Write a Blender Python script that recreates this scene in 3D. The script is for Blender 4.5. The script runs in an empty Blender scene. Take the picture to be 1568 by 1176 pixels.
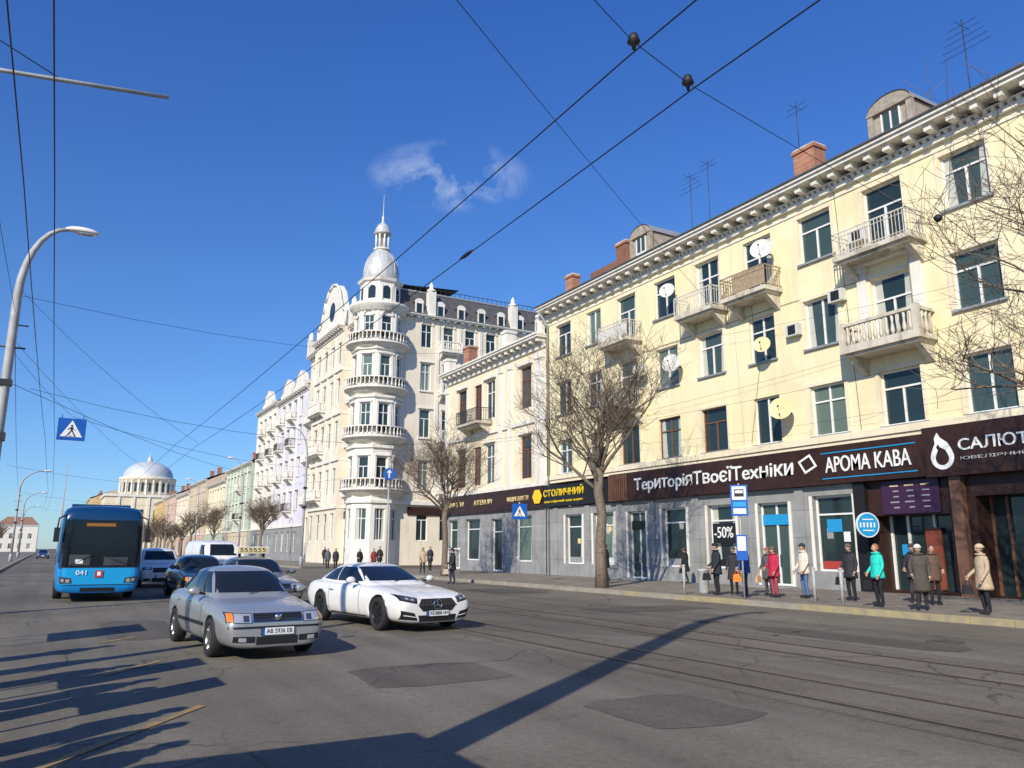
import bpy, bmesh, math, random
from mathutils import Vector, Matrix
from mathutils.bvhtree import BVHTree
random.seed(7)
R=random.Random(11)
scene=bpy.context.scene
COL=scene.collection
# ------------------------------------------------------------ materials
M={}
def nmat(name):
    m=bpy.data.materials.new(name); m.use_nodes=True
    nt=m.node_tree; b=nt.nodes['Principled BSDF']; M[name]=m
    return m,nt,b
def simple(name,col,rough=.6,metal=0,coat=0,spec=.5,emis=None):
    m,nt,b=nmat(name)
    b.inputs['Base Color'].default_value=(*col,1); b.inputs['Roughness'].default_value=rough
    b.inputs['Metallic'].default_value=metal
    b.inputs['Coat Weight'].default_value=coat; b.inputs['Coat Roughness'].default_value=.04
    b.inputs['Specular IOR Level'].default_value=spec
    return m
def noisy(name,col,col2,scale=3,rough=.85,bump=.2,bscale=40,stretch=(1,1,1),streak=0,metal=0,blotch=0,tile=None,dirt=None):
    m,nt,b=nmat(name); N=nt.nodes; L=nt.links
    tc=N.new('ShaderNodeTexCoord'); mp=N.new('ShaderNodeMapping'); mp.inputs['Scale'].default_value=stretch
    L.new(tc.outputs['Object'],mp.inputs['Vector'])
    n=N.new('ShaderNodeTexNoise'); n.inputs['Scale'].default_value=scale; n.inputs['Detail'].default_value=8; n.inputs['Roughness'].default_value=.62
    L.new(mp.outputs['Vector'],n.inputs['Vector'])
    cr=N.new('ShaderNodeValToRGB'); cr.color_ramp.elements[0].position=.35; cr.color_ramp.elements[1].position=.65
    cr.color_ramp.elements[0].color=(*col,1); cr.color_ramp.elements[1].color=(*col2,1)
    L.new(n.outputs['Fac'],cr.inputs['Fac']); out=cr.outputs['Color']
    d=dirt or tuple(c*.45 for c in col)
    def over(src,lo,hi,amt,dc,out):
        mr=N.new('ShaderNodeMapRange'); mr.inputs['From Min'].default_value=lo; mr.inputs['From Max'].default_value=hi; mr.inputs['To Max'].default_value=amt
        L.new(src,mr.inputs['Value']); mx=N.new('ShaderNodeMixRGB'); L.new(mr.outputs['Result'],mx.inputs['Fac']); L.new(out,mx.inputs['Color1']); mx.inputs['Color2'].default_value=(*dc,1); return mx.outputs['Color']
    if streak:
        mp2=N.new('ShaderNodeMapping'); mp2.inputs['Scale'].default_value=(2.2,2.2,.12); L.new(tc.outputs['Object'],mp2.inputs['Vector'])
        n2=N.new('ShaderNodeTexNoise'); n2.inputs['Scale'].default_value=1.5; n2.inputs['Detail'].default_value=6; L.new(mp2.outputs['Vector'],n2.inputs['Vector'])
        out=over(n2.outputs['Fac'],.5,.75,streak,d,out)
    if blotch:
        n3=N.new('ShaderNodeTexNoise'); n3.inputs['Scale'].default_value=.33; n3.inputs['Detail'].default_value=9; n3.inputs['Roughness'].default_value=.7; L.new(tc.outputs['Object'],n3.inputs['Vector'])
        out=over(n3.outputs['Fac'],.56,.6,blotch,d,out)
        n4=N.new('ShaderNodeTexNoise'); n4.inputs['Scale'].default_value=1.7; n4.inputs['Detail'].default_value=9; n4.inputs['Roughness'].default_value=.75; L.new(tc.outputs['Object'],n4.inputs['Vector'])
        out=over(n4.outputs['Fac'],.6,.72,blotch*1.3,tuple(c*.7 for c in d),out)
    if tile:
        bt=N.new('ShaderNodeTexBrick'); mp3=N.new('ShaderNodeMapping'); mp3.inputs['Rotation'].default_value=tile[3]
        L.new(tc.outputs['Object'],mp3.inputs['Vector']); L.new(mp3.outputs['Vector'],bt.inputs['Vector'])
        bt.inputs['Scale'].default_value=1; bt.inputs['Brick Width'].default_value=tile[0]; bt.inputs['Row Height'].default_value=tile[1]
        bt.inputs['Mortar Size'].default_value=tile[2]; bt.inputs['Color1'].default_value=(1,1,1,1); bt.inputs['Color2'].default_value=(.82,.82,.82,1); bt.inputs['Mortar'].default_value=(.5,.5,.5,1)
        mx=N.new('ShaderNodeMixRGB'); mx.blend_type='MULTIPLY'; mx.inputs['Fac'].default_value=1; L.new(out,mx.inputs['Color1']); L.new(bt.outputs['Color'],mx.inputs['Color2']); out=mx.outputs['Color']
    L.new(out,b.inputs['Base Color'])
    nb=N.new('ShaderNodeTexNoise'); nb.inputs['Scale'].default_value=bscale; nb.inputs['Detail'].default_value=6; L.new(tc.outputs['Object'],nb.inputs['Vector'])
    bu=N.new('ShaderNodeBump'); bu.inputs['Strength'].default_value=bump; bu.inputs['Distance'].default_value=.02
    L.new(nb.outputs['Fac'],bu.inputs['Height']); L.new(bu.outputs['Normal'],b.inputs['Normal'])
    b.inputs['Roughness'].default_value=rough; b.inputs['Metallic'].default_value=metal; b.inputs['Specular IOR Level'].default_value=.3
    return m
def asphalt(name,c0,c1,seed=0):
    m,nt,b=nmat(name); N=nt.nodes; L=nt.links
    tc=N.new('ShaderNodeTexCoord')
    def noise(scale,detail,st=(1,1,1)):
        mp=N.new('ShaderNodeMapping'); mp.inputs['Scale'].default_value=st; mp.inputs['Location'].default_value=(seed,seed*2,0); L.new(tc.outputs['Object'],mp.inputs['Vector'])
        n=N.new('ShaderNodeTexNoise'); n.inputs['Scale'].default_value=scale; n.inputs['Detail'].default_value=detail; L.new(mp.outputs['Vector'],n.inputs['Vector']); return n
    def ramp(src,p0,p1,c0,c1):
        r=N.new('ShaderNodeValToRGB'); e=r.color_ramp.elements; e[0].position=p0; e[1].position=p1; e[0].color=(*c0,1); e[1].color=(*c1,1); L.new(src,r.inputs['Fac']); return r.outputs['Color']
    def mul(a,bb,f=1):
        x=N.new('ShaderNodeMixRGB'); x.blend_type='MULTIPLY'; x.inputs['Fac'].default_value=f; L.new(a,x.inputs['Color1']); L.new(bb,x.inputs['Color2']); return x.outputs['Color']
    base=ramp(noise(.35,8).outputs['Fac'],.3,.7,c0,c1)
    base=mul(base,ramp(noise(.9,5,(1.6,.05,1)).outputs['Fac'],.35,.65,(.78,.78,.78),(1.05,1.05,1.05)))
    base=mul(base,ramp(noise(70,4).outputs['Fac'],.3,.7,(.62,.62,.62),(1.3,1.3,1.3)))
    base=mul(base,ramp(noise(14,8).outputs['Fac'],.35,.65,(.86,.86,.86),(1.08,1.08,1.08)))
    base=mul(base,ramp(noise(3.2,6).outputs['Fac'],.60,.72,(1,1,1),(.78,.77,.76)))
    v=N.new('ShaderNodeTexVoronoi'); v.inputs['Scale'].default_value=.11; v.distance='CHEBYCHEV'; L.new(tc.outputs['Object'],v.inputs['Vector'])
    sx=N.new('ShaderNodeSeparateColor'); L.new(v.outputs['Color'],sx.inputs['Color'])
    base=mul(base,ramp(sx.outputs['Red'],.25,.27,(.82,.82,.83),(1,1,1)))
    nz=noise(1.3,6); mxv=N.new('ShaderNodeMixRGB'); mxv.inputs['Fac'].default_value=.35; L.new(tc.outputs['Object'],mxv.inputs['Color1']); L.new(nz.outputs['Color'],mxv.inputs['Color2'])
    vc=N.new('ShaderNodeTexVoronoi'); vc.feature='DISTANCE_TO_EDGE'; vc.inputs['Scale'].default_value=.75; L.new(mxv.outputs['Color'],vc.inputs['Vector'])
    crk=ramp(vc.outputs['Distance'],.003,.011,(.5,.5,.5),(1,1,1))
    msk=ramp(noise(.22,3).outputs['Fac'],.44,.53,(0,0,0),(1,1,1))
    x=N.new('ShaderNodeMixRGB'); x.blend_type='MULTIPLY'; L.new(msk,x.inputs['Fac']); L.new(base,x.inputs['Color1']); L.new(crk,x.inputs['Color2'])
    L.new(x.outputs['Color'],b.inputs['Base Color'])
    bu=N.new('ShaderNodeBump'); bu.inputs['Strength'].default_value=.5; bu.inputs['Distance'].default_value=.012
    L.new(noise(90,4).outputs['Fac'],bu.inputs['Height']); L.new(bu.outputs['Normal'],b.inputs['Normal'])
    b.inputs['Roughness'].default_value=.85; b.inputs['Specular IOR Level'].default_value=.3
asphalt('asphalt',(.165,.143,.11),(.235,.207,.163))
asphalt('asphalt_worn',(.15,.125,.09),(.22,.19,.145),5)
asphalt('asphalt_patch',(.115,.1,.082),(.15,.132,.108),9)
H90=(math.pi/2,0,math.pi/2)
noisy('ground_dirt',(.12,.11,.09),(.17,.16,.13),.3)
noisy('paving',(.21,.18,.145),(.3,.265,.22),1.2,tile=(.6,.3,.015,(0,0,0)))
noisy('kerb_stone',(.27,.24,.19),(.37,.33,.26),2)
noisy('kerb_yellow',(.42,.34,.17),(.3,.26,.18),3)
noisy('yellow_paint',(.42,.26,.08),(.2,.17,.12),5,rough=.8)
noisy('rail',(.22,.16,.11),(.3,.24,.18),3,rough=.5,metal=.5)
noisy('rail_groove',(.07,.06,.048),(.11,.095,.075),3)
noisy('wall_yellow',(.84,.72,.43),(.88,.78,.51),.5,streak=.34,dirt=(.60,.49,.31),blotch=.22)
noisy('wall_cream',(.77,.67,.47),(.83,.74,.55),.5,streak=.35,dirt=(.48,.4,.29),blotch=.2)
noisy('wall_pale',(.74,.65,.51),(.81,.73,.6),.5,streak=.4,dirt=(.46,.38,.28),blotch=.22)
noisy('wall_white',(.76,.71,.62),(.83,.79,.71),.8,streak=.4,dirt=(.44,.39,.33),blotch=.2)
noisy('trim',(.75,.71,.62),(.82,.78,.70),1.5,streak=.45,dirt=(.40,.35,.28),blotch=.15)
noisy('concrete_old',(.56,.50,.40),(.68,.62,.51),2.5,streak=.7,dirt=(.2,.17,.13),blotch=.4)
noisy('wall_lavender',(.66,.63,.68),(.73,.7,.75),.6,streak=.25,blotch=.15)
noisy('wall_green',(.43,.5,.38),(.52,.58,.46),.6,streak=.3,blotch=.15)
noisy('wall_beige',(.56,.46,.33),(.64,.54,.41),.6,streak=.3,blotch=.15)
noisy('wall_ochre',(.6,.43,.2),(.68,.51,.27),.6,streak=.3,blotch=.15)
noisy('wall_pink',(.58,.42,.33),(.65,.5,.4),.6,streak=.3,blotch=.15)
noisy('stone_grey',(.29,.29,.28),(.39,.39,.38),1,tile=(1.1,.62,.012,H90),streak=.25)
noisy('stone_beige',(.46,.39,.3),(.56,.49,.39),1,tile=(1.1,.5,.02,H90))
noisy('brick',(.42,.19,.12),(.52,.27,.18),3,streak=.4,tile=(.25,.08,.012,H90))
noisy('roof_dark',(.075,.072,.075),(.12,.115,.115),2,rough=.6)
noisy('roof_rust',(.26,.14,.09),(.34,.2,.14),1.2)
noisy('roof_metal',(.3,.31,.32),(.4,.41,.42),1.2,rough=.5,metal=.3)
noisy('tower_metal',(.5,.5,.48),(.64,.64,.61),1.5,rough=.45,metal=.2,streak=.4,dirt=(.3,.3,.3))
noisy('dome_metal',(.48,.51,.53),(.57,.6,.62),.6,rough=.5,metal=.1)
noisy('wood_grey',(.3,.26,.2),(.44,.39,.32),4,streak=.5)
noisy('bark',(.13,.1,.075),(.23,.185,.14),9,bump=.6,bscale=30)
noisy('twig',(.13,.095,.07),(.21,.16,.115),5)
simple('glass_a',(.02,.035,.037),.06,spec=.6)
simple('glass_b',(.05,.08,.075),.08,spec=.5)
simple('glass_c',(.13,.18,.15),.12,spec=.5)
simple('curtain',(.5,.5,.43),.35)
simple('frame_white',(.8,.79,.75),.4)
simple('frame_red',(.24,.06,.03),.5)
simple('frame_brown',(.16,.08,.05),.5)
simple('interior',(.02,.018,.016),.8)
simple('iron',(.03,.03,.03),.5)
noisy('rail_white',(.6,.56,.48),(.72,.69,.62),6,streak=.6,dirt=(.3,.2,.12))
noisy('rail_brown',(.3,.22,.14),(.42,.33,.22),6)
simple('wire',(.015,.015,.017),.6)
noisy('pole_grey',(.34,.34,.33),(.45,.45,.44),4,rough=.55)
noisy('sign_band',(.034,.015,.012),(.05,.024,.018),2,rough=.4,bump=.03)
simple('sign_black',(.015,.013,.013),.35)
simple('letters_white',(.85,.85,.82),.4)
simple('letters_yellow',(.85,.6,.02),.4)
simple('sign_blue',(.01,.1,.42),.35)
simple('sign_cyan',(.02,.3,.6),.35)
simple('sign_white',(.8,.8,.78),.35)
simple('poster_purple',(.05,.015,.05),.4)
simple('poster_red',(.4,.05,.04),.4)
simple('mast_paint',(.5,.42,.42),.6)
simple('sign_back',(.3,.3,.3),.5)
simple('dish',(.62,.6,.55),.5)
simple('dish_yellow',(.75,.6,.3),.6)
simple('tyre',(.018,.018,.019),.8)
simple('alloy',(.5,.5,.5),.3,metal=.9)
simple('alloy_dark',(.04,.04,.045),.35,metal=.6)
simple('paint_silver',(.42,.43,.43),.36,metal=.5,coat=.5)
simple('paint_white',(.8,.78,.74),.35,coat=.6)
simple('paint_dark',(.02,.045,.05),.25,metal=.3,coat=1)
simple('paint_grey',(.27,.28,.28),.3,metal=.5,coat=.8)
simple('paint_bluecar',(.02,.05,.16),.25,metal=.3,coat=1)
simple('bus_blue',(.0,.2,.52),.3,coat=.5)
simple('bus_navy',(.004,.04,.12),.3,coat=.4)
simple('bus_light',(.01,.33,.66),.3,coat=.5)
simple('black_plastic',(.015,.015,.015),.5)
simple('car_glass',(.012,.015,.017),.03,spec=.6,coat=.1)
simple('bus_glass',(.006,.01,.016),.12,spec=.4)
simple('lamp_glass',(.6,.62,.64),.08,metal=.5,coat=1)
simple('lamp_dark',(.08,.085,.09),.1,metal=.4,coat=1)
simple('lamp_orange',(.75,.22,.02),.2,coat=1)
simple('lamp_red',(.4,.01,.01),.2,coat=1)
simple('chrome',(.7,.7,.7),.12,metal=1)
simple('skin',(.5,.3,.21),.55)
simple('led',(.3,.12,.02),.5)
def colmat(c,rough=.8):
    k='cloth_%d_%d_%d'%tuple(int(x*99) for x in c)
    if k not in M:
        noisy(k,c,tuple(min(1,x*1.3+.005) for x in c),9,rough=rough,bump=.5,bscale=25)
    return k
# ------------------------------------------------------------ mesh builder
class MB:
    def __init__(s): s.v=[]; s.f=[]; s.m=[]; s.sm=[]
    def poly(s,pts,mat,smooth=False):
        i=len(s.v); s.v+= [tuple(p) for p in pts]; s.f.append(tuple(range(i,i+len(pts)))); s.m.append(mat); s.sm.append(smooth)
    def mesh(s,verts,faces,mat,smooth=False):
        i=len(s.v); s.v+=[tuple(p) for p in verts]
        for k,f in enumerate(faces):
            s.f.append(tuple(i+j for j in f)); s.m.append(mat if isinstance(mat,str) else mat[k]); s.sm.append(smooth)
    def box8(s,c,mat):
        s.mesh(c,[(0,3,2,1),(4,5,6,7),(0,1,5,4),(1,2,6,5),(2,3,7,6),(3,0,4,7)],mat)
    def box(s,x0,x1,y0,y1,z0,z1,mat):
        s.box8([(x0,y0,z0),(x1,y0,z0),(x1,y1,z0),(x0,y1,z0),(x0,y0,z1),(x1,y0,z1),(x1,y1,z1),(x0,y1,z1)],mat)
    def fbox(s,F,s0,s1,z0,z1,d0,d1,mat):
        s.box8([F(s0,z0,d0),F(s1,z0,d0),F(s1,z0,d1),F(s0,z0,d1),F(s0,z1,d0),F(s1,z1,d0),F(s1,z1,d1),F(s0,z1,d1)],mat)
    def tube(s,pts,r,mat,n=5,smooth=True,cap=True):
        pts=[Vector(p) for p in pts]; k=len(pts)
        rs=r if isinstance(r,(list,tuple)) else [r]*k
        V=[];up=None
        for i,p in enumerate(pts):
            d=(pts[min(i+1,k-1)]-pts[max(i-1,0)]).normalized()
            a=Vector((0,0,1)) if abs(d.z)<.9 else Vector((1,0,0))
            if up is None: up=(a-d*a.dot(d)).normalized()
            else:
                up=(up-d*up.dot(d)); up=up.normalized() if up.length>1e-5 else (a-d*a.dot(d)).normalized()
            w=d.cross(up)
            for j in range(n):
                t=2*math.pi*j/n; V.append(p+(up*math.cos(t)+w*math.sin(t))*rs[i])
        Fc=[]
        for i in range(k-1):
            for j in range(n):
                j2=(j+1)%n; Fc.append((i*n+j,i*n+j2,(i+1)*n+j2,(i+1)*n+j))
        if cap and n>3: Fc.append(tuple(range(n))[::-1]); Fc.append(tuple((k-1)*n+j for j in range(n)))
        s.mesh(V,Fc,mat,smooth)
    def lathe(s,cx,cy,prof,n,mat,rot=0,smooth=True,sy=1):
        V=[];Fc=[]
        for (r,z) in prof:
            for j in range(n):
                t=2*math.pi*j/n+rot; V.append((cx+r*math.cos(t),cy+sy*r*math.sin(t),z))
        for i in range(len(prof)-1):
            for j in range(n):
                j2=(j+1)%n; Fc.append((i*n+j,i*n+j2,(i+1)*n+j2,(i+1)*n+j))
        Fc.append(tuple(range(n))[::-1]); Fc.append(tuple((len(prof)-1)*n+j for j in range(n)))
        s.mesh(V,Fc,mat,smooth)
    def ell(s,c,r,mat,nu=12,nv=8,f=None):
        V=[];Fc=[]
        for i in range(nv+1):
            ph=math.pi*i/nv
            for j in range(nu):
                t=2*math.pi*j/nu
                p=[math.sin(ph)*math.cos(t)*r[0],math.sin(ph)*math.sin(t)*r[1],math.cos(ph)*r[2]]
                if f: p=f(p)
                V.append((c[0]+p[0],c[1]+p[1],c[2]+p[2]))
        for i in range(nv):
            for j in range(nu):
                j2=(j+1)%nu; Fc.append((i*nu+j,(i+1)*nu+j,(i+1)*nu+j2,i*nu+j2))
        s.mesh(V,Fc,mat,True)
    def obj(s,name,parent=None,mw=None):
        me=bpy.data.meshes.new(name); me.from_pydata(s.v,[],s.f)
        names=list(dict.fromkeys(s.m)); idx={n:i for i,n in enumerate(names)}
        for n in names: me.materials.append(M[n])
        me.polygons.foreach_set('material_index',[idx[x] for x in s.m])
        me.polygons.foreach_set('use_smooth',s.sm); me.update()
        o=bpy.data.objects.new(name,me); COL.objects.link(o)
        if parent: o.parent=parent
        if mw is not None: o.matrix_world=mw
        return o
def empty(name,loc=(0,0,0),rz=0):
    e=bpy.data.objects.new(name,None); COL.objects.link(e); e.location=loc; e.rotation_euler=(0,0,rz); e.empty_display_size=.5
    return e
def Frame(ox,oy,ax,ay,nx,ny):
    def F(s,z,d): return (ox+ax*s+nx*d, oy+ay*s+ny*d, z)
    return F
FX=27.0
FM=Frame(FX,0,0,1,-1,0)
def window(mb,F,s,z,w,h,fr='frame_white',style='T',d=-.22,fw=.07):
    s0,s1,z0,z1=s-w/2,s+w/2,z-h/2,z+h/2
    g=R.choice(['glass_a','glass_a','glass_a','glass_b','glass_b','glass_c'])
    mb.poly([F(s0,z0,d+.02),F(s1,z0,d+.02),F(s1,z1,d+.02),F(s0,z1,d+.02)],g)
    mb.fbox(F,s0,s0+fw,z0,z1,d-.02,d+.08,fr); mb.fbox(F,s1-fw,s1,z0,z1,d-.02,d+.08,fr)
    mb.fbox(F,s0+fw,s1-fw,z0,z0+fw,d-.02,d+.078,fr); mb.fbox(F,s0+fw,s1-fw,z1-fw,z1,d-.02,d+.078,fr)
    if style=='T':
        zt=z0+h*.68; mb.fbox(F,s0+fw,s1-fw,zt-.035,zt+.035,d-.02,d+.076,fr); mb.fbox(F,s-.04,s+.04,z0+fw,zt-.035,d-.02,d+.074,fr)
        if R.random()<.5: mb.fbox(F,s-.035,s+.035,zt+.035,z1-fw,d-.02,d+.074,fr)
    elif style=='V':
        mb.fbox(F,s-.04,s+.04,z0+fw,z1-fw,d-.02,d+.074,fr)
    elif style=='H':
        zt=z0+h*.75; mb.fbox(F,s0+fw,s1-fw,zt-.035,zt+.035,d-.02,d+.076,fr)
    if R.random()<.45:
        k=R.uniform(.12,.3)*w; mb.poly([F(s0+fw,z0+fw,d+.028),F(s0+fw+k,z0+fw,d+.028),F(s0+fw+k*.7,z1-fw,d+.028),F(s0+fw,z1-fw,d+.028)],'curtain')
        if R.random()<.6: mb.poly([F(s1-fw,z0+fw,d+.028),F(s1-fw-k,z0+fw,d+.028),F(s1-fw-k*.7,z1-fw,d+.028),F(s1-fw,z1-fw,d+.028)],'curtain')
def wall(mb,F,s0,s1,z0,z1,ops,mat,depth=.25,d=0):
    S=sorted({s0,s1}|{round(o[0]-o[2]/2,4) for o in ops}|{round(o[0]+o[2]/2,4) for o in ops})
    Z=sorted({z0,z1}|{round(o[1]-o[3]/2,4) for o in ops}|{round(o[1]+o[3]/2,4) for o in ops})
    S=[x for x in S if s0<=x<=s1]; Z=[x for x in Z if z0<=x<=z1]
    for i in range(len(S)-1):
        a,b=S[i],S[i+1]
        if b-a<1e-4: continue
        run=None
        for j in range(len(Z)-1):
            c,e=Z[j],Z[j+1]; cs,cz=(a+b)/2,(c+e)/2
            hole=any(abs(cs-o[0])<o[2]/2 and abs(cz-o[1])<o[3]/2 for o in ops)
            if not hole:
                if run is None: run=c
                last=e
            if (hole or j==len(Z)-2) and run is not None:
                mb.poly([F(a,run,d),F(b,run,d),F(b,last,d),F(a,last,d)],mat); run=None
    for o in ops:
        a,b,c,e=o[0]-o[2]/2,o[0]+o[2]/2,o[1]-o[3]/2,o[1]+o[3]/2
        for q in ([(a,c),(a,e)],[(b,c),(b,e)],[(a,c),(b,c)],[(a,e),(b,e)]):
            mb.poly([F(q[0][0],q[0][1],d),F(q[1][0],q[1][1],d),F(q[1][0],q[1][1],d-depth),F(q[0][0],q[0][1],d-depth)],mat)
def balcony(mb,F,s,z,w,dep,style='iron',mat='concrete_old',h=1.0,off=0,rm='iron'):
    s0,s1=s-w/2,s+w/2
    mb.fbox(F,s0,s1,z-.18,z,off-.02,dep,mat); mb.fbox(F,s0+.12,s1-.12,z-.3,z-.181,off-.02,dep-.15,mat)
    for q in (s0+.3,s1-.3):
        mb.box8([F(q-.12,z-.95,off-.02),F(q+.12,z-.95,off-.02),F(q+.12,z-.9,off+.1),F(q-.12,z-.9,off+.1),F(q-.12,z-.302,off-.02),F(q+.12,z-.302,off-.02),F(q+.12,z-.302,dep-.25),F(q-.12,z-.302,dep-.25)],mat)
    if style=='iron':
        for (a,b,c,e) in ((s0+.02,s1-.02,dep-.07,dep-.03),(s0+.02,s0+.06,off,dep-.03),(s1-.06,s1-.02,off,dep-.03)):
            mb.fbox(F,a,b,z+h-.05,z+h,c,e,rm); mb.fbox(F,a,b,z+.08,z+.11,c,e,rm); mb.fbox(F,a,b,z+h-.22,z+h-.2,c,e,rm)
        k=max(2,int(w/.15))
        for i in range(k+1):
            q=s0+.04+(w-.08)*i/k; tk=.03 if i%6==0 else .011; mb.fbox(F,q-tk,q+tk,z,z+h-.05,dep-.062,dep-.038,rm)
        for i in range(1,int(dep/.15)):
            for q in (s0+.04,s1-.04): mb.fbox(F,q-.011,q+.011,z,z+h-.05,off+i*.15-.011,off+i*.15+.011,rm)
    elif style=='bal':
        for q in (s0,s1-.22): mb.fbox(F,q,q+.22,z,z+h+.06,dep-.22,dep,mat)
        mb.fbox(F,s0+.22,s1-.22,z+h-.12,z+h,dep-.2,dep-.02,mat); mb.fbox(F,s0+.22,s1-.22,z+.001,z+.12,dep-.2,dep-.02,mat)
        for q in (s0+.02,s1-.2): mb.fbox(F,q,q+.18,z+h-.12,z+h,off,dep-.22,mat)
        k=int(w/.24)
        for i in range(1,k):
            q=s0+.11+(w-.22)*i/k; p=F(q,0,dep-.11); mb.lathe(p[0],p[1],[(.045,z+.12),(.085,z+.3),(.04,z+.6),(.06,z+h-.12)],6,mat)
        for i in range(1,int(dep/.24)):
            for q in (s0+.11,s1-.11):
                p=F(q,0,off+i*.24); mb.lathe(p[0],p[1],[(.045,z+.0),(.085,z+.3),(.04,z+.6),(.06,z+h-.12)],6,mat)
def textobj(body,F,s,z,d,width,mat,parent,name,size=1,ext=.02,height=None,flip=-1,bold=.0):
    cu=bpy.data.curves.new(name,'FONT'); cu.body=body; cu.size=size; cu.extrude=ext; cu.align_x='CENTER'; cu.align_y='CENTER'
    cu.offset=bold*size
    cu.materials.append(M[mat]); o=bpy.data.objects.new(name,cu); COL.objects.link(o)
    bpy.context.view_layer.update()
    w,h=o.dimensions[0],o.dimensions[1]
    p0=Vector(F(0,0,0)); ax=(Vector(F(flip,0,0))-p0).normalized(); nz=(Vector(F(0,0,1))-p0).normalized()
    m=Matrix((ax,Vector((0,0,1)),nz)).transposed().to_4x4()
    sx=width/max(w,.01); sy=(height/max(h,.01)) if height else sx
    m=Matrix.Translation(F(s,z,d))@m@Matrix.Diagonal((sx,sy,1,1))
    o.parent=parent; o.matrix_world=m
    return o
# ------------------------------------------------------------ ground & roads
g=MB(); g.poly([(-900,-300,-.012),(1100,-300,-.012),(1100,2200,-.012),(-900,2200,-.012)],'ground_dirt'); g.obj('ground')
LK=[(-1.2,-40),(-1.2,22),(-3.1,60),(-3.6,110),(-4.4,200),(-6,500)]
g=MB()
for (x0,y0),(x1,y1) in zip(LK,LK[1:]): g.poly([(x0,y0,0),(18.7,y0,0),(18.7,y1,0),(x1,y1,0)],'asphalt')
g.poly([(18.7,58.6,0),(140,58.6,0),(140,70,0),(18.7,70,0)],'asphalt')
for a,b in ((7.25,9.2),(10.25,12.2)): g.poly([(a,-40,.004),(b,-40,.004),(b,400,.004),(a,400,.004)],'asphalt_worn')
for x0,x1,y0,y1 in ((3.6,5.6,9.4,11.2),(13.2,16.9,17.5,19.3),(13.0,14.2,8.2,13),(1.0,2.4,16.5,21),(5.1,6.6,6.0,7.6),(14.9,17.6,27,31)):
    n=14; pts=[]
    for i in range(n):
        t=2*math.pi*(i+.5)/n; c_,s_=math.cos(t),math.sin(t); q=1/max(abs(c_),abs(s_)); pts.append(((x0+x1)/2+(x1-x0)/2*c_*q*R.uniform(.93,1.03),(y0+y1)/2+(y1-y0)/2*s_*q*R.uniform(.93,1.03),.0045))
    g.poly(pts,'asphalt_patch')
g.obj('road')
g=MB()
def pave(x0,x1,y0,y1): g.box(x0,x1,y0,y1,-.01,.15,'paving')
pave(18.9,60,-40,58.4); pave(18.9,60,70.2,600)
for (x0,y0),(x1,y1) in zip(LK,LK[1:]): g.poly([(-30,y0,.15),(x0-.18,y0,.15),(x1-.18,y1,.15),(-30,y1,.15)],'paving')
g.obj('pavement')
g=MB()
def kerb(x0,x1,y0,y1,mat='kerb_stone'):
    n=max(1,int((y1-y0)/1.0))
    for i in range(n):
        a=y0+(y1-y0)*i/n; b=y0+(y1-y0)*(i+1)/n-.012
        mm=mat
        if mat=='mix': mm='kerb_yellow' if (a<24 and R.random()<.75) else 'kerb_stone'
        dz=R.uniform(-.006,.006); g.box(x0,x1,a,b,-.01,.162+dz,mm)
kerb(18.7,18.9,-40,58.4,'mix'); kerb(18.7,18.9,70.2,200); g.box(18.72,18.9,200,600,-.01,.16,'kerb_stone')
for (x0,y0),(x1,y1) in zip(LK,LK[1:]):
    n=int((y1-y0)/1.2)
    for i in range(n):
        a=i/n;b=(i+1)/n-.012/1.2/n; xa=x0+(x1-x0)*a; xb=x0+(x1-x0)*b; ya=y0+(y1-y0)*a; yb_=y0+(y1-y0)*b
        g.box8([(xa-.18,ya,-.01),(xa,ya,-.01),(xb,yb_,-.01),(xb-.18,yb_,-.01),(xa-.18,ya,.16),(xa,ya,.16),(xb,yb_,.16),(xb-.18,yb_,.16)],'kerb_stone')
g.obj('kerb')
g=MB()
for x in (7.7,8.72,10.7,11.72):
    g.poly([(x-.075,-40,.009),(x+.075,-40,.009),(x+.075,400,.009),(x-.075,400,.009)],'rail_groove')
    g.poly([(x-.03,-40,.014),(x+.03,-40,.014),(x+.03,400,.014),(x-.03,400,.014)],'rail')
g.obj('tram_track')
g=MB()
for a,b in (((.0,7.3),(1.55,9.4)),((.75,12.2),(1.55,13.3)),((.9,16.3),(1.5,17.1))):
    a=Vector((*a,.009));b=Vector((*b,.009)); d=(b-a).normalized(); n=Vector((-d.y,d.x,0))*.05
    g.poly([a+n,a-n,b-n,b+n],'yellow_paint')
g.obj('road_marking')
g=MB()
for x,y in ((13.6,14.5),(14.5,9.2),(9.7,24)):
    g.lathe(x,y,[(.33,.0),(.33,.010),(.28,.014),(.02,.012)],20,'rail_groove')
g.obj('manhole_cover')
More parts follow.
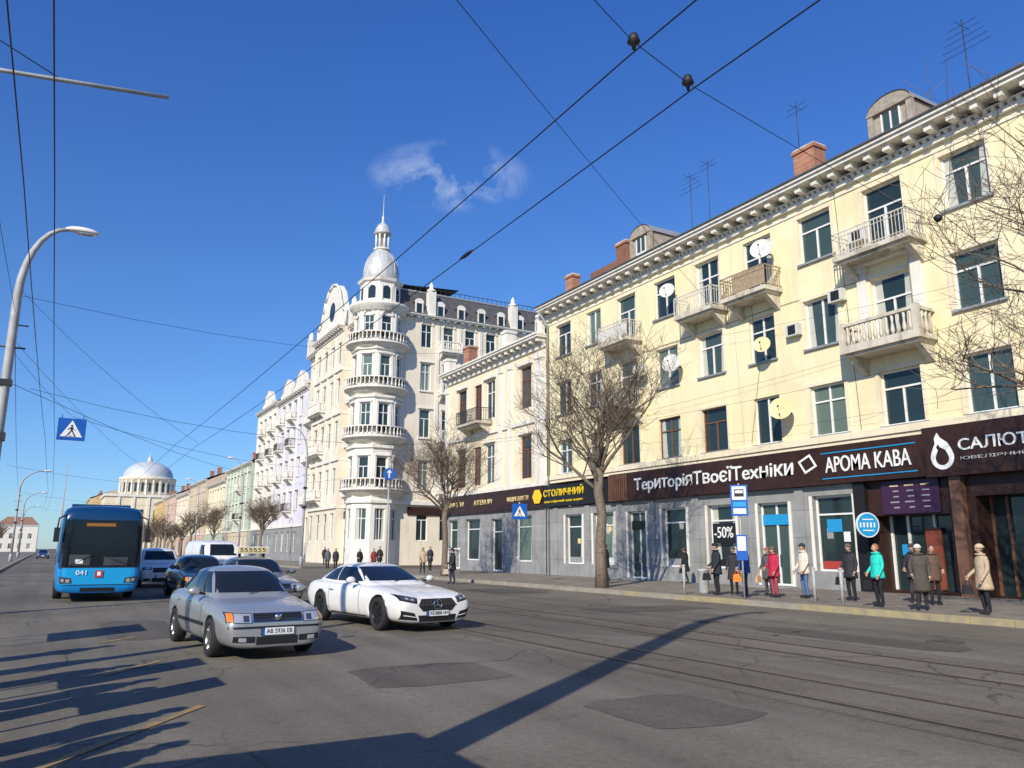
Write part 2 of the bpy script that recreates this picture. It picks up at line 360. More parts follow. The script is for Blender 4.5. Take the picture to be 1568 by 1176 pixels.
# ------------------------------------------------------------ yellow apartment building
def cornice(mb,F,s0,s1,z,h=.75,d=.9,mat='trim',step=.85,mod=True):
    mb.fbox(F,s0,s1,z,z+h*.22,-.02,d*.18,mat)
    if mod:
        n=int((s1-s0)/(step/3))
        for i in range(n):
            q=s0+.05+i*step/3
            if q+.14<s1: mb.fbox(F,q,q+.14,z+h*.22+.001,z+h*.36,-.02,d*.26,mat)
        n=int((s1-s0)/step)
        for i in range(n+1):
            q=s0+.1+i*step
            if q+.28<s1: mb.fbox(F,q,q+.28,z+h*.4,z+h*.68,-.02,d*.74,mat); mb.fbox(F,q-.03,q+.31,z+h*.62,z+h*.685,-.02,d*.78,mat)
    mb.fbox(F,s0,s1,z+h*.36,z+h*.42,-.02,d*.3,mat)
    mb.fbox(F,s0-.02,s1+.02,z+h*.69,z+h*.86,-.02,d*.9,mat); mb.fbox(F,s0-.04,s1+.04,z+h*.861,z+h,-.02,d,mat)
yb=empty('yellow_apartment_building',(FX,14,0))
def kid(mb,name,par):
    return mb.obj(name,par,Matrix.Identity(4))
bpy.context.view_layer.update()
cols=[14.55+3.26*k for k in range(-8,9)]
Zr=[7.35,11.1,14.9]
w=MB(); wn=MB(); bal=MB(); tr=MB()
balc={(1,2),(1,1),(3,2),(4,2),(6,2),(6,1),(-3,2),(-3,1)}
ops=[]
for k,s in zip(range(-8,9),cols):
    for f,z in enumerate(Zr):
        ww,hh=(1.7,2.1)
        if k in(3,7): ww=1.5
        fr='frame_white'
        if (k,f) in ((5,0),(4,0),(6,0)): fr='frame_brown'
        if (k,f) in balc:
            zz=z-.35; hh=2.8; ww=1.7
            ops.append((s,zz,ww,hh)); window(wn,FM,s,zz,ww,hh,fr,'T')
            balcony(bal,FM,s,z-1.78,3.3 if k in(1,-3) else 2.7,1.15,{(1,1):'bal',(-3,1):'bal'}.get((k,f),'iron'),'concrete_old',rm={1:'rail_white',6:'rail_white',3:'rail_brown',4:'rail_white'}.get(k,'iron'))
            if k==6: bal.fbox(FM,s-1.3,s+1.3,z-1.6,z-.95,1.09,1.1,'dish')
            if k==3: bal.fbox(FM,s-1.3,s+.6,z-1.7,z-.85,1.08,1.095,'rail_brown')
        else:
            ops.append((s,z,ww,hh)); window(wn,FM,s,z,ww,hh,fr,'T' if (k+f)%3 else 'V')
            tr.fbox(FM,s-ww/2-.1,s+ww/2+.1,z-hh/2-.09,z-hh/2-.005,-.2,.12,'roof_metal')
        if k%2==0 or k==1:
            c=.16; a=s-ww/2; b=s+ww/2; z1=(ops[-1][1])+ops[-1][3]/2; z0=ops[-1][1]-ops[-1][3]/2
            tr.fbox(FM,a-c,a-.003,z0,z1,-.02,.05,'wall_cream'); tr.fbox(FM,b+.003,b+c,z0,z1,-.02,.05,'wall_cream'); tr.fbox(FM,a-c,b+c,z1+.003,z1+c,-.02,.06,'wall_cream')
for s in (cols[9],):
    for sg in (-1,1):
        q=s+sg*1.15; tr.fbox(FM,q-.2,q+.2,9.35,12.5,-.02,.16,'trim'); tr.fbox(FM,q-.26,q+.26,12.5,12.72,-.02,.26,'trim')
    tr.fbox(FM,s-1.5,s+1.5,12.721,12.86,-.02,.4,'trim')
Y0,Y1=-13.,42.6
wall(w,FM,Y0,Y1,6.25,16.75,ops,'wall_yellow')
w.fbox(FM,Y0,Y1,5.98,6.25,-.3,.14,'wall_cream')
w.fbox(FM,Y0,Y1,5.78,5.979,-.3,.06,'wall_cream')
w.poly([FM(Y1,0,-.0),FM(Y1,0,-13),FM(Y1,16.7,-13),FM(Y1,16.7,0)],'wall_yellow'); w.poly([FM(Y0,0,0),FM(Y0,0,-13),FM(Y0,16.7,-13),FM(Y0,16.7,0)],'wall_yellow')
w.poly([FM(Y0,0,-13),FM(Y1,0,-13),FM(Y1,16.7,-13),FM(Y0,16.7,-13)],'wall_yellow')
kid(w,'walls',yb)
cr=MB(); cornice(cr,FM,Y0,Y1,16.5,.85,.95)
cr.fbox(FM,Y0,Y1+.1,17.352,17.42,-.5,1.02,'roof_dark')
cr.fbox(FM,Y0,Y1,16.2,16.28,-.02,.05,'trim'); kid(cr,'cornice',yb)
rf=MB(); 
rf.poly([FM(Y0,17.42,.95),FM(Y1,17.42,.95),FM(Y1-5,20.4,-6.5),FM(Y0+5,20.4,-6.5)],'roof_rust'); rf.poly([FM(Y0,17.42,-13.5),FM(Y1,17.42,-13.5),FM(Y1-5,20.4,-6.5),FM(Y0+5,20.4,-6.5)],'roof_rust')
rf.poly([FM(Y1,17.42,.95),FM(Y1,17.42,-13.5),FM(Y1-5,20.4,-6.5)],'roof_rust'); rf.poly([FM(Y0,17.42,.95),FM(Y0,17.42,-13.5),FM(Y0+5,20.4,-6.5)],'roof_rust')
rf.fbox(FM,35.5,41.2,17.6,20.0,-3.2,-2.6,'brick')
def dormer(mb,s,x,zt,wd):
    d=-(x-FX)
    mb.fbox(FM,s-wd/2,s+wd/2,17.5,zt-.55,d-3,d,'wood_grey'); 
    n=10; pts=[(s+wd/2*1.12*math.cos(math.pi*i/n),zt-.55+.62*math.sin(math.pi*i/n)) for i in range(n+1)]
    mb.poly([FM(a,b,d+.08) for a,b in pts],'wood_grey')
    for i in range(n): mb.poly([FM(*pts[i],d+.14),FM(*pts[i+1],d+.14),FM(*pts[i+1],d-3),FM(*pts[i],d-3)],'roof_metal')
    mb.fbox(FM,s-wd/2-.12,s+wd/2+.12,zt-.62,zt-.5,d-.1,d+.16,'wood_grey')
    for sg in (-1,1): mb.fbox(FM,s+sg*(wd/2-.02)-.12,s+sg*(wd/2-.02)+.12,17.5,zt-.62,d-.1,d+.12,'wood_grey')
    mb.poly([FM(s-.38,zt-1.6,d+.012),FM(s+.38,zt-1.6,d+.012),FM(s+.38,zt-.72,d+.012),FM(s-.38,zt-.72,d+.012)],'glass_b')
    for a,b,c,e in ((s-.44,s-.37,zt-1.7,zt-.68),(s+.37,s+.44,zt-1.7,zt-.68),(s-.03,s+.03,zt-1.6,zt-.72),(s-.37,s+.37,zt-1.7,zt-1.6)): mb.fbox(FM,a,b,c,e,d-.01,d+.05,'frame_white')
dormer(rf,17.9,28.3,20.3,1.8); dormer(rf,34.2,28.3,20.5,1.7)
def chimney(mb,x,y,w1,w2,z0,z1):
    mb.box(x-w1/2,x+w1/2,y-w2/2,y+w2/2,z0,z1-.25,'brick'); mb.box(x-w1/2-.07,x+w1/2+.07,y-w2/2-.07,y+w2/2+.07,z1-.25,z1-.1,'brick'); mb.box(x-w1/2-.02,x+w1/2+.02,y-w2/2-.02,y+w2/2+.02,z1-.099,z1,'concrete_old')
chimney(rf,29.4,22.9,.8,1.2,17.6,20.55); chimney(rf,28.4,41.6,.6,.8,17.4,19.8); chimney(rf,29,36.6,.7,1.0,17.6,20.5)
kid(rf,'roof',yb)
kid(wn,'windows',yb); kid(bal,'balconies',yb); kid(tr,'trims',yb)
an=MB()
def antenna(mb,x,y,z0,z1,bars=4):
    mb.tube([(x,y,z0),(x,y,z1)],.022,'iron',4)
    for i in range(bars):
        z=z1-.25-i*.28; l=.55+.12*i; mb.tube([(x,y-l,z),(x,y+l,z)],.012,'iron',3)
    mb.tube([(x-.5,y,z1-.3),(x+.5,y,z1-.3)],.012,'iron',3)
antenna(an,29,15.0,17.8,22.3,5); antenna(an,29,23.1,20.4,23,2); antenna(an,29,30.6,17.8,22.6,4); antenna(an,29,29.2,17.8,22.8,2)
an.tube([FM(42.3,17,.9),FM(42.3,16.3,.2),FM(42.3,.2,.15)],.06,'roof_metal',6)
an.tube([FM(20.0,17.2,.9),FM(19.9,16.4,.08),FM(19.6,6.3,.06)],.012,'iron',3)
an.tube([FM(15.9,12.2,.03),FM(24,12.35,.03),FM(32,12.3,.03),FM(40,12.2,.03)],.012,'iron',3)
an.tube([FM(24.9,13.9,.03),FM(24.6,9.6,.03),FM(25.3,6.4,.03)],.010,'iron',3)
kid(an,'antennas_and_pipes',yb)
di=MB()
def dish(mb,y,z,r,mat='dish'):
    c=Vector((FX-.75,y,z)); n=Vector((-.85,-.45,.25)).normalized(); u=n.cross(Vector((0,0,1))).normalized(); v=u.cross(n)
    V=[];Fc=[];nn=16
    for i,(q,dp) in enumerate(((.02,-.12),(.5,-.09),(1,0))):
        for j in range(nn):
            t=2*math.pi*j/nn; V.append(c+(u*math.cos(t)+v*math.sin(t))*r*q+n*dp*r*1.6)
    for i in range(2):
        for j in range(nn): Fc.append((i*nn+j,i*nn+(j+1)%nn,(i+1)*nn+(j+1)%nn,(i+1)*nn+j))
    Fc.append(tuple(range(nn))); mb.mesh(V,Fc,mat,True)
    mb.tube([c-v*r*.9,c+n*r*.9-v*r*.2],.012,'iron',3); mb.ell(c+n*r*.9-v*r*.2,(.05,.05,.05),'iron',6,4)
    mb.tube([c-n*.1,(FX,y+.1,z-.15)],.025,'iron',4)
dish(di,23.4,15.0,.5); dish(di,29.8,14.9,.42); dish(di,29.7,11.0,.5); dish(di,22.9,7.6,.5,'dish_yellow'); dish(di,23.7,10.6,.38,'dish_yellow'); dish(di,32.3,11.2,.35)
for y,z in ((22.4,11.0),(18.9,14.1-.0),(20.1,11.9)):
    di.fbox(FM,y-.35,y+.35,z-.25,z+.25,.02,.32,'dish'); di.fbox(FM,y-.2,y+.2,z-.2,z+.2,.321,.33,'black_plastic')
kid(di,'satellite_dishes',yb)
sh=MB(); dG=.12
shops=[(21.2,2.35,1.9,3.0,'w'),(24.25,1.95,1.7,3.5,'d'),(27.35,2.3,1.8,2.9,'w'),(30.65,2.3,1.8,2.9,'w'),(33.6,1.95,1.5,3.5,'d'),(36.6,2.3,2.0,2.9,'w'),(39.6,2.3,1.8,2.9,'w')]
wall(sh,FM,20.2,Y1,.1,4.25,[(a,b,c,e) for a,b,c,e,_ in shops],'stone_grey',.35,dG)
for a,b,c,e,t in shops:
    window(sh,FM,a,b,c,e,'frame_white','H' if t=='w' else 'V',dG-.3,.08)
    if t=='d':
        sh.fbox(FM,a-c/2+.08,a+c/2-.08,2.75,3.2,dG-.27,dG-.2,'sign_cyan' if a<25 else 'sign_black'); sh.fbox(FM,a-c/2-.3,a+c/2+.3,.1,.2,dG,dG+1.0,'stone_grey')
        for q in (-.08,.08): sh.fbox(FM,a+q-.015,a+q+.015,1.0,1.5,dG-.22,dG-.18,'chrome')
    else:
        sh.fbox(FM,a-c/2+.12,a+c/2-.12,.95,1.25,dG-.275,dG-.26,'poster_red' if a<22 else R.choice(['sign_back','sign_black','sign_white']))
        for j in range(R.randint(1,3)):
            q=a+R.uniform(-.5,.5)*c*.7; zq=R.uniform(1.6,2.8); sh.fbox(FM,q-.15,q+.15,zq,zq+R.uniform(.2,.45),dG-.275,dG-.268-.001*j,R.choice(['sign_white','sign_back','curtain','dish_yellow']))
    sh.fbox(FM,a-c/2-.14,a-c/2-.004,b-e/2,b+e/2,dG-.02,dG+.04,'trim'); sh.fbox(FM,a+c/2+.004,a+c/2+.14,b-e/2,b+e/2,dG-.02,dG+.04,'trim')
for q in (22.75,25.9,29.0,32.3,35.0,38.1,41.5): sh.fbox(FM,q-.22,q+.22,.1,4.2,dG-.02,dG+.1,'stone_grey')
sh.fbox(FM,26.6,28.0,2.0,2.9,dG-.1,dG-.05,'sign_black')
sh.fbox(FM,21.0,21.7,2.4,2.9,dG-.266,dG-.25,'sign_cyan')
wall(sh,FM,Y0,20.18,.1,4.25,[(17.9,1.6,2.9,2.7),(14.4,1.85,2.2,3.3),(10.5,2.1,3,3.0),(5.5,2.1,3,3)],'sign_band',.9,.02)
for a,b,c,e in ((17.9,1.6,2.9,2.7),(14.4,1.85,2.2,3.3),(10.5,2.1,3,3.0),(5.5,2.1,3,3)):
    sh.poly([FM(a-c/2,b-e/2,-.88),FM(a+c/2,b-e/2,-.88),FM(a+c/2,b+e/2,-.88),FM(a-c/2,b+e/2,-.88)],'glass_a')
    for q in (-.5,-.12,.25,.5): sh.fbox(FM,a+q*(c-.1)-.045,a+q*(c-.1)+.045,b-e/2,b+e/2,-.86,-.78,'frame_brown' if a<17 else 'frame_white')
sh.fbox(FM,17.3,17.9,.3,2.5,-.77,-.7,'frame_red'); sh.fbox(FM,18.5,18.9,1.5,1.9,-.77,-.74,'sign_cyan'); sh.fbox(FM,16.7,18.95,3.0,4.2,.03,.12,'poster_purple')
sh.fbox(FM,12.6,12.95,.1,4.2,.02,.25,'trim'); sh.fbox(FM,15.8,16.2,.1,4.2,.02,.3,'frame_brown'); sh.fbox(FM,19.6,20.1,.1,4.2,.02,.25,'sign_black')
for i in range(5):
    for j in range(3): sh.fbox(FM,17.05+j*.6,17.05+j*.6+R.uniform(.2,.4),4.0-i*.2,4.05-i*.2,.121,.126,'dish_yellow' if i==0 else 'sign_back')
kid(sh,'shop_fronts',yb)
sg=MB()
sg.fbox(FM,16.9,35.6,4.26,5.77,-.02,.42,'sign_band'); sg.fbox(FM,Y0,16.88,4.2,5.95,-.02,.5,'sign_band'); sg.fbox(FM,35.62,Y1,4.3,5.6,-.02,.34,'sign_black')
for i in range(9): q=34+i*.19; sg.fbox(FM,q,q+.08,4.3,5.72,.42,.47,'frame_brown')
sg.fbox(FM,17.2,21.3,5.47,5.51,.42,.45,'sign_cyan'); sg.fbox(FM,17.2,21.3,4.46,4.5,.42,.45,'sign_cyan')
def drop(mb,F,s,z,d,r,mat):
    n=22; pts=[]
    for i in range(n):
        t=2*math.pi*i/n; x=r*math.sin(t); y=r*math.cos(t)
        if y>0: y=y*1.0+ (max(0,1-abs(x)/r))**1.5*r*1.1; 
        pts.append(F(s+x+ (0.12 if y>r*1.2 else 0),z+y-.1,d))
    mb.poly(pts,mat)
drop(sg,FM,16.2,4.95,.507,.42,'letters_white'); drop(sg,FM,16.2,4.92,.512,.24,'sign_band')
sg.poly([FM(22.0+.5*math.cos(t*math.pi/2+.3),5.15+.42*math.sin(t*math.pi/2+.3),.427) for t in range(4)],'letters_white')
sg.poly([FM(22.0+.36*math.cos(t*math.pi/2+.3),5.15+.3*math.sin(t*math.pi/2+.3),.431) for t in range(4)],'sign_band')
sg.poly([FM(43.3+.0+.6*math.cos(t*math.pi/3),5.0+.5*math.sin(t*math.pi/3),.425) for t in range(6)],'letters_yellow')
kid(sg,'shop_signboards',yb)
textobj('TepитopiяTвoєїTexнiки',FM,28.0,5.05,.44,10.6,'letters_white',yb,'sign_text_appliances',height=.9,bold=.007)
textobj('APOMA KABA',FM,19.25,4.98,.46,3.7,'letters_white',yb,'sign_text_cafe',height=.62,bold=.004)
textobj('CAЛЮT',FM,14.45,5.2,.52,2.3,'letters_white',yb,'sign_text_salut',height=.42,bold=.007)
textobj('ЮВЕЛІРНИЙ',FM,14.45,4.75,.52,2.2,'dish',yb,'sign_text_small',height=.14)
textobj('СТОЛИЧНИЙ',FM,40.4,5.1,.36,4.4,'letters_yellow',yb,'sign_text_bank',height=.55,bold=.007)
textobj('ювелірний магазин',FM,40.4,4.6,.36,4.2,'letters_yellow',yb,'sign_text_bank_small',height=.2)
textobj('-50%',FM,27.3,2.45,dG-.04,1.2,'letters_white',yb,'sale_poster_text',height=.5)
# ------------------------------------------------------------ middle building
mb_=empty('cream_three_storey_house',(FX,50,0)); bpy.context.view_layer.update()
w=MB(); wn=MB(); ops=[]
A,B=42.75,58.2
for s in (45.4,50.6,55.3):
    for z,h in ((7.8,2.9),(12.6,2.9)):
        ops.append((s,z,1.45,h)); window(wn,FM,s,z,1.45,h,'frame_red' if s!=50.6 else 'frame_white','T')
ops+= [(52.6,7.8,1.2,2.9),(52.6,12.6,1.2,2.9)]
for z in(7.8,12.6): window(wn,FM,52.6,z,1.2,2.9,'frame_red','T')
wall(w,FM,A,B,5.8,15.2,ops,'wall_cream',.25,.0)
gops=[(45.6,2.4,2.2,3),(49.3,2.0,1.6,3.6),(53,2.4,2.4,3),(56.4,2.4,1.6,3)]
wall(w,FM,A,B,.1,4.3,gops,'stone_grey',.35,.1)
for a,b,c,e in gops: window(wn,FM,a,b,c,e,'frame_white','H',-.2,.08)
w.fbox(FM,A,B,4.3,5.7,-.05,.3,'sign_band'); w.fbox(FM,A,B,5.701,5.98,-.02,.2,'trim'); w.fbox(FM,A,B,10.0,10.25,-.02,.14,'trim')
for q in (42.95,43.5,47.2,48.6,57.7): w.fbox(FM,q,q+.45,5.99,14.6,-.02,.18,'trim'); w.fbox(FM,q-.06,q+.51,14.2,14.62,-.02,.25,'trim')
cornice(w,FM,A,B,14.9,.9,.85)
for q in (43.1,48.0,58.0): w.fbox(FM,q-.35,q+.35,15.8,17.0,-.5,.3,'trim'); w.fbox(FM,q-.42,q+.42,17.0,17.2,-.56,.37,'trim')
w.fbox(FM,A,B,15.8,16.2,-.3,.1,'trim')
for q in (45.4,50.6,55.3): w.fbox(FM,q-.95,q+.95,14.15,14.35,-.02,.2,'trim'); w.fbox(FM,q-.9,q+.9,9.35,9.5,-.02,.16,'trim')
balcony(w,FM,52.0,10.9,3.6,1.3,'iron','concrete_old')
w.poly([FM(B,0,0),FM(B,0,-14),FM(B,15.2,-14),FM(B,15.2,0)],'wall_cream'); w.poly([FM(A,15.8,0),FM(B,15.8,0),FM(B,16.6,-14),FM(A,16.6,-14)],'roof_dark'); w.poly([FM(A,14,0),FM(A,14,-14),FM(A,16.6,-14),FM(A,15.8,0)],'wall_cream')
chimney(w,28.5,57,.8,1.0,15.8,18.3)
kid(w,'walls',mb_); kid(wn,'windows',mb_)
for t,s in (('КНИГИ',55.6),('АПТЕКА №1',51.0),('МОДНЕ ВЗУТТЯ',46.0)): textobj(t,FM,s,5.0,.32,2.8,'dish_yellow',mb_,'shop_sign_text',height=.35)
# ------------------------------------------------------------ corner building with tower
cb=empty('corner_building_with_tower',(FX,74.5,0)); bpy.context.view_layer.update()
w=MB(); wn=MB(); Zc=[(4.0,3.0),(9.0,2.9),(14.3,2.9),(19.2,2.9),(23.6,2.5)]
def arch(mb,F,s,z,r,mat,th=.14,d=.12):
    n=8
    for i in range(n):
        a,b=math.pi*i/n,math.pi*(i+1)/n
        P=[(r*math.cos(a),r*math.sin(a)),((r+th)*math.cos(a),(r+th)*math.sin(a)),((r+th)*math.cos(b),(r+th)*math.sin(b)),(r*math.cos(b),r*math.sin(b))]
        mb.poly([F(s+p[0],z+p[1],d) for p in P],mat); mb.poly([F(s+P[1][0],z+P[1][1],d),F(s+P[2][0],z+P[2][1],d),F(s+P[2][0],z+P[2][1],0),F(s+P[1][0],z+P[1][1],0)],mat); mb.poly([F(s+P[0][0],z+P[0][1],d),F(s+P[3][0],z+P[3][1],d),F(s+P[3][0],z+P[3][1],0),F(s+P[0][0],z+P[0][1],0)],mat)
FW=Frame(27.0,73.5,1,0,0,-1)
ops=[]
for i in range(13):
    s=4.6+2.55*i
    for z,h in Zc: ops.append((s,z,1.2,h)); window(wn,FW,s,z,1.2,h,'frame_white','T')
    arch(w,FW,s,24.75,.6,'trim')
    for z,h in Zc[1:4]: w.fbox(FW,s-.8,s+.8,z+h/2+.08,z+h/2+.22,-.02,.16,'trim'); w.fbox(FW,s-.75,s+.75,z-h/2-.16,z-h/2-.02,-.02,.14,'trim')
    if i in(1,4,7,10):
        for z in (7.3,12.6,17.5,22.1): balcony(w,FW,s,z,2.4,1.0,'bal','trim')
    w.fbox(FW,s+1.1,s+1.45,6.4,24.9,-.02,.1,'trim')
wall(w,FW,1.5,37,.1,25.3,ops,'wall_pale',.25)
w.fbox(FW,1.5,37,6.0,6.35,-.02,.25,'trim'); cornice(w,FW,1.5,37,25.2,.5,.7)
FMc=Frame(27.0,0,0,1,-1,0)
ops=[]
for s in (79.3,82.0,97.0,99.4):
    for z,h in Zc: ops.append((s,z,1.3,h)); window(wn,FMc,s,z,1.3,h,'frame_white','T')
    for z in (7.3,12.6,17.5): balcony(w,FMc,s,z,2.2,.9,'bal','trim')
wall(w,FMc,76.5,101,.1,26.2,ops,'wall_pale',.25); w.fbox(FMc,76.5,83.9,6.0,6.35,-.02,.25,'trim')
cornice(w,FMc,76.5,101,25.8,.7,.8)
FB=Frame(26.0,0,0,1,-1,0); ops=[]
for s in (85.4,88.0,90.8,93.6):
    for z,h in Zc: ops.append((s,z,1.3,h)); window(wn,FB,s,z,1.3,h,'frame_white','T')
    w.fbox(FB,s+1.15,s+1.5,6.4,25.6,-.02,.15,'trim')
wall(w,FB,84,95,.1,26.6,ops,'wall_pale',.25); w.poly([(26,84,.1),(27,84,.1),(27,84,26.6),(26,84,26.6)],'wall_pale'); w.poly([(26,95,.1),(27,95,.1),(27,95,26.6),(26,95,26.6)],'wall_pale')
for z in (6.0,11.2,16.4,21.4): w.fbox(FB,83.95,95.05,z,z+.3,-1,.2,'trim')
cornice(w,FB,83.95,95.05,26.0,.7,.7)
for z in (7.3,12.6,17.5): balcony(w,FB,92,z,5,1.0,'bal','trim')
gp=[(84,26.72),(84,28.4),(85.2,28.9),(86,30.2),(86.7,31.5),(88,32.6),(89.5,33.0),(91,32.6),(92.3,31.5),(93,30.2),(93.8,28.9),(95,28.4),(95,26.72)]
w.poly([FB(a,b,-.1) for a,b in gp],'trim'); w.poly([FB(a,b,-.9) for a,b in gp],'trim')
for i in range(len(gp)-1): w.poly([FB(*gp[i],-.1),FB(*gp[i+1],-.1),FB(*gp[i+1],-.9),FB(*gp[i],-.9)],'trim'); w.tube([FB(*gp[i],-.05),FB(*gp[i+1],-.05)],.17,'trim',5)
w.poly([FB(89.5+1.1*math.cos(t*math.pi/8),29.6+1.2*math.sin(t*math.pi/8),-.09) for t in range(16)],'glass_a')
for q in (77.5,83.0,96,100.5): w.box(26.3,27.1,q-.4,q+.4,26.5,28.6,'trim'); w.lathe(26.7,q,[(.5,28.6),(.5,28.75),(.3,29),(.35,29.4),(.02,29.9)],8,'trim')
mat='roof_dark'
w.poly([FW(1.5,25.705,.3),FW(37,25.705,.3),FW(37,28.7,-1.3),FW(1.5,28.7,-1.3)],mat); w.poly([FW(1.5,28.7,-1.3),FW(37,28.7,-1.3),FW(37,29.3,-8),FW(1.5,29.3,-8)],mat)
w.poly([FMc(76,26.5,.3),FMc(101,26.5,.3),FMc(101,29.3,-1.5),FMc(76,29.3,-1.5)],mat); w.poly([FMc(75,29.3,-1.5),FMc(101,29.3,-1.5),FMc(101,29.8,-9),FMc(75,29.8,-9)],mat)
w.fbox(FW,1.5,37,28.65,28.82,-1.45,-1.2,'roof_metal')
for i in range(14):
    q=3.6+2.45*i; hw_=.46
    w.fbox(FW,q-hw_,q+hw_,25.75,27.1,-1.3,.1,'roof_dark'); n=6
    pts=[(q+.56*math.cos(math.pi*k/n),27.1+.46*math.sin(math.pi*k/n)) for k in range(n+1)]
    w.poly([FW(a,b,.14) for a,b in pts],'trim')
    for k in range(n): w.poly([FW(*pts[k],.15),FW(*pts[k+1],.15),FW(*pts[k+1],-1.3),FW(*pts[k],-1.3)],'roof_dark')
    w.fbox(FW,q-.46,q+.46,25.8,27.12,.101,.15,'trim'); w.poly([FW(q-.3,25.95,.156),FW(q+.3,25.95,.156),FW(q+.3,27.0,.156),FW(q-.3,27.0,.156)],'glass_a')
for q in (5,15,26): w.box(27+q-.4,27+q+.4,73.1,73.9,25.8,28.5,'trim'); w.lathe(27+q,73.5,[(.55,28.5),(.5,28.65),(.2,28.9),(.25,29.2),(.02,29.6)],8,'trim')
for i in range(60): w.fbox(FW,2+i*.58,2.04+i*.58,28.82,29.3,-1.36,-1.32,'iron')
w.fbox(FW,2,37,29.28,29.33,-1.37,-1.31,'iron')
w.poly([FW(37,.1,0),FW(37,.1,-12),FW(37,25.3,-12),FW(37,25.3,0)],'wall_pale'); w.poly([FMc(101,.1,0),FMc(101,.1,-12),FMc(101,28,-12),FMc(101,28,0)],'wall_pale')
kid(w,'walls_and_roof',cb)
t=MB(); cx,cy=26.7,74.6; Ra=2.35
def octframes(cx,cy,Ra,n=8):
    out=[]
    for i in range(n):
        th=2*math.pi*i/n; nx,ny=math.cos(th),math.sin(th); ax,ay=-ny,nx
        out.append(Frame(cx+nx*Ra,cy+ny*Ra,ax,ay,nx,ny))
    return out
half=Ra*math.tan(math.pi/8)
for i,F in enumerate(octframes(cx,cy,Ra)):
    vis=i in(3,4,5,6,7)
    ops=[]
    if vis:
        for z,h in Zc[:4]+[(23.6,2.3)]: ops.append((0,z,1.05,h)); window(wn,F,0,z,1.05,h,'frame_white','T',-.2)
        arch(t,F,0,24.75,.52,'trim',.14,.14)
        for z,h in Zc[1:4]:
            t.fbox(F,-.75,.75,z+h/2+.1,z+h/2+.26,-.02,.18,'trim'); 
            for sgn in(-1,1): t.fbox(F,sgn*.68-.1,sgn*.68+.1,z-h/2,z+h/2+.09,-.02,.08,'trim')
    wall(t,F,-half,half,.1,25.4,ops,'wall_white',.22)
rot=math.pi/8; k=1/math.cos(rot)
for z in (6.0,11.3,16.3,21.2): t.lathe(cx,cy,[((Ra+.0)*k,z),((Ra+.2)*k,z+.02),((Ra+.2)*k,z+.28),(Ra*k,z+.34)],8,'trim',rot,False)
for z in (7.4,12.5,17.4,22.0):
    t.lathe(cx,cy,[(2.5,z-.75),(2.8,z-.5),(3.1,z-.22),(3.25,z-.2),(3.25,z),(2.5,z)],24,'trim')
    t.lathe(cx,cy,[(3.08,z+.82),(3.22,z+.82),(3.22,z+.95),(3.08,z+.95),(3.08,z+.82)],24,'trim')
    for j in range(44):
        th=2*math.pi*j/44
        if math.cos(th)>.5 and math.sin(th)>.5: continue
        t.lathe(cx+3.15*math.cos(th),cy+3.15*math.sin(th),[(.05,z),(.11,z+.25),(.05,z+.55),(.07,z+.82)],5,'trim')
t.lathe(cx,cy,[(Ra*k,25.2),(Ra*k+.15,25.3),(Ra*k+.25,25.6),(Ra*k+.5,25.8),(Ra*k+.55,26.1),(2.2,26.3)],24,'trim')
t.lathe(cx,cy,[(2.05,26.2),(2.05,28.5),(2.3,28.6),(2.4,28.85),(2.0,29.0)],8,'wall_white',rot,False)
for F in octframes(cx,cy,2.05/k):
    t.poly([F(-.4,26.7,.02),F(.4,26.7,.02)]+[F(.4*math.cos(a*math.pi/6),27.7+.4*math.sin(a*math.pi/6),.02) for a in range(7)],'glass_a')
    t.fbox(F,-.6,-.42,26.5,28.1,-.02,.09,'trim'); t.fbox(F,.42,.6,26.5,28.1,-.02,.09,'trim')
t.lathe(cx,cy,[(1.75,28.9),(1.85,29.3),(1.85,30.0),(1.7,30.8),(1.4,31.5),(1.05,32.05),(.8,32.35),(.85,32.5)],24,'tower_metal')
for j in range(12):
    th=2*math.pi*j/12; t.tube([(cx+r_*math.cos(th),cy+r_*math.sin(th),z_) for r_,z_ in ((1.86,29.3),(1.86,30.0),(1.71,30.8),(1.41,31.5),(1.06,32.05))],.035,'tower_metal',4)
t.lathe(cx,cy,[(.9,32.4),(.9,32.6),(.5,32.65)],16,'trim')
for j in range(8):
    th=2*math.pi*j/8; t.tube([(cx+.68*math.cos(th),cy+.68*math.sin(th),32.5),(cx+.68*math.cos(th),cy+.68*math.sin(th),34.3)],.1,'trim',6)
t.lathe(cx,cy,[(.3,32.5),(.3,34.3)],8,'wall_pale')
t.lathe(cx,cy,[(.85,34.2),(.95,34.4),(.8,34.5),(.8,34.8),(.55,35.3),(.2,35.6),(.12,36),(.16,36.2),(.05,36.5),(.02,38.8)],16,'tower_metal')
kid(t,'tower',cb); kid(wn,'windows',cb)
w=MB(); w.fbox(FMc,76.6,83.9,4.9,5.7,.0,.15,'sign_band'); w.fbox(FW,3,20,5.0,5.8,.0,.15,'sign_band'); kid(w,'shop_signboards',cb)
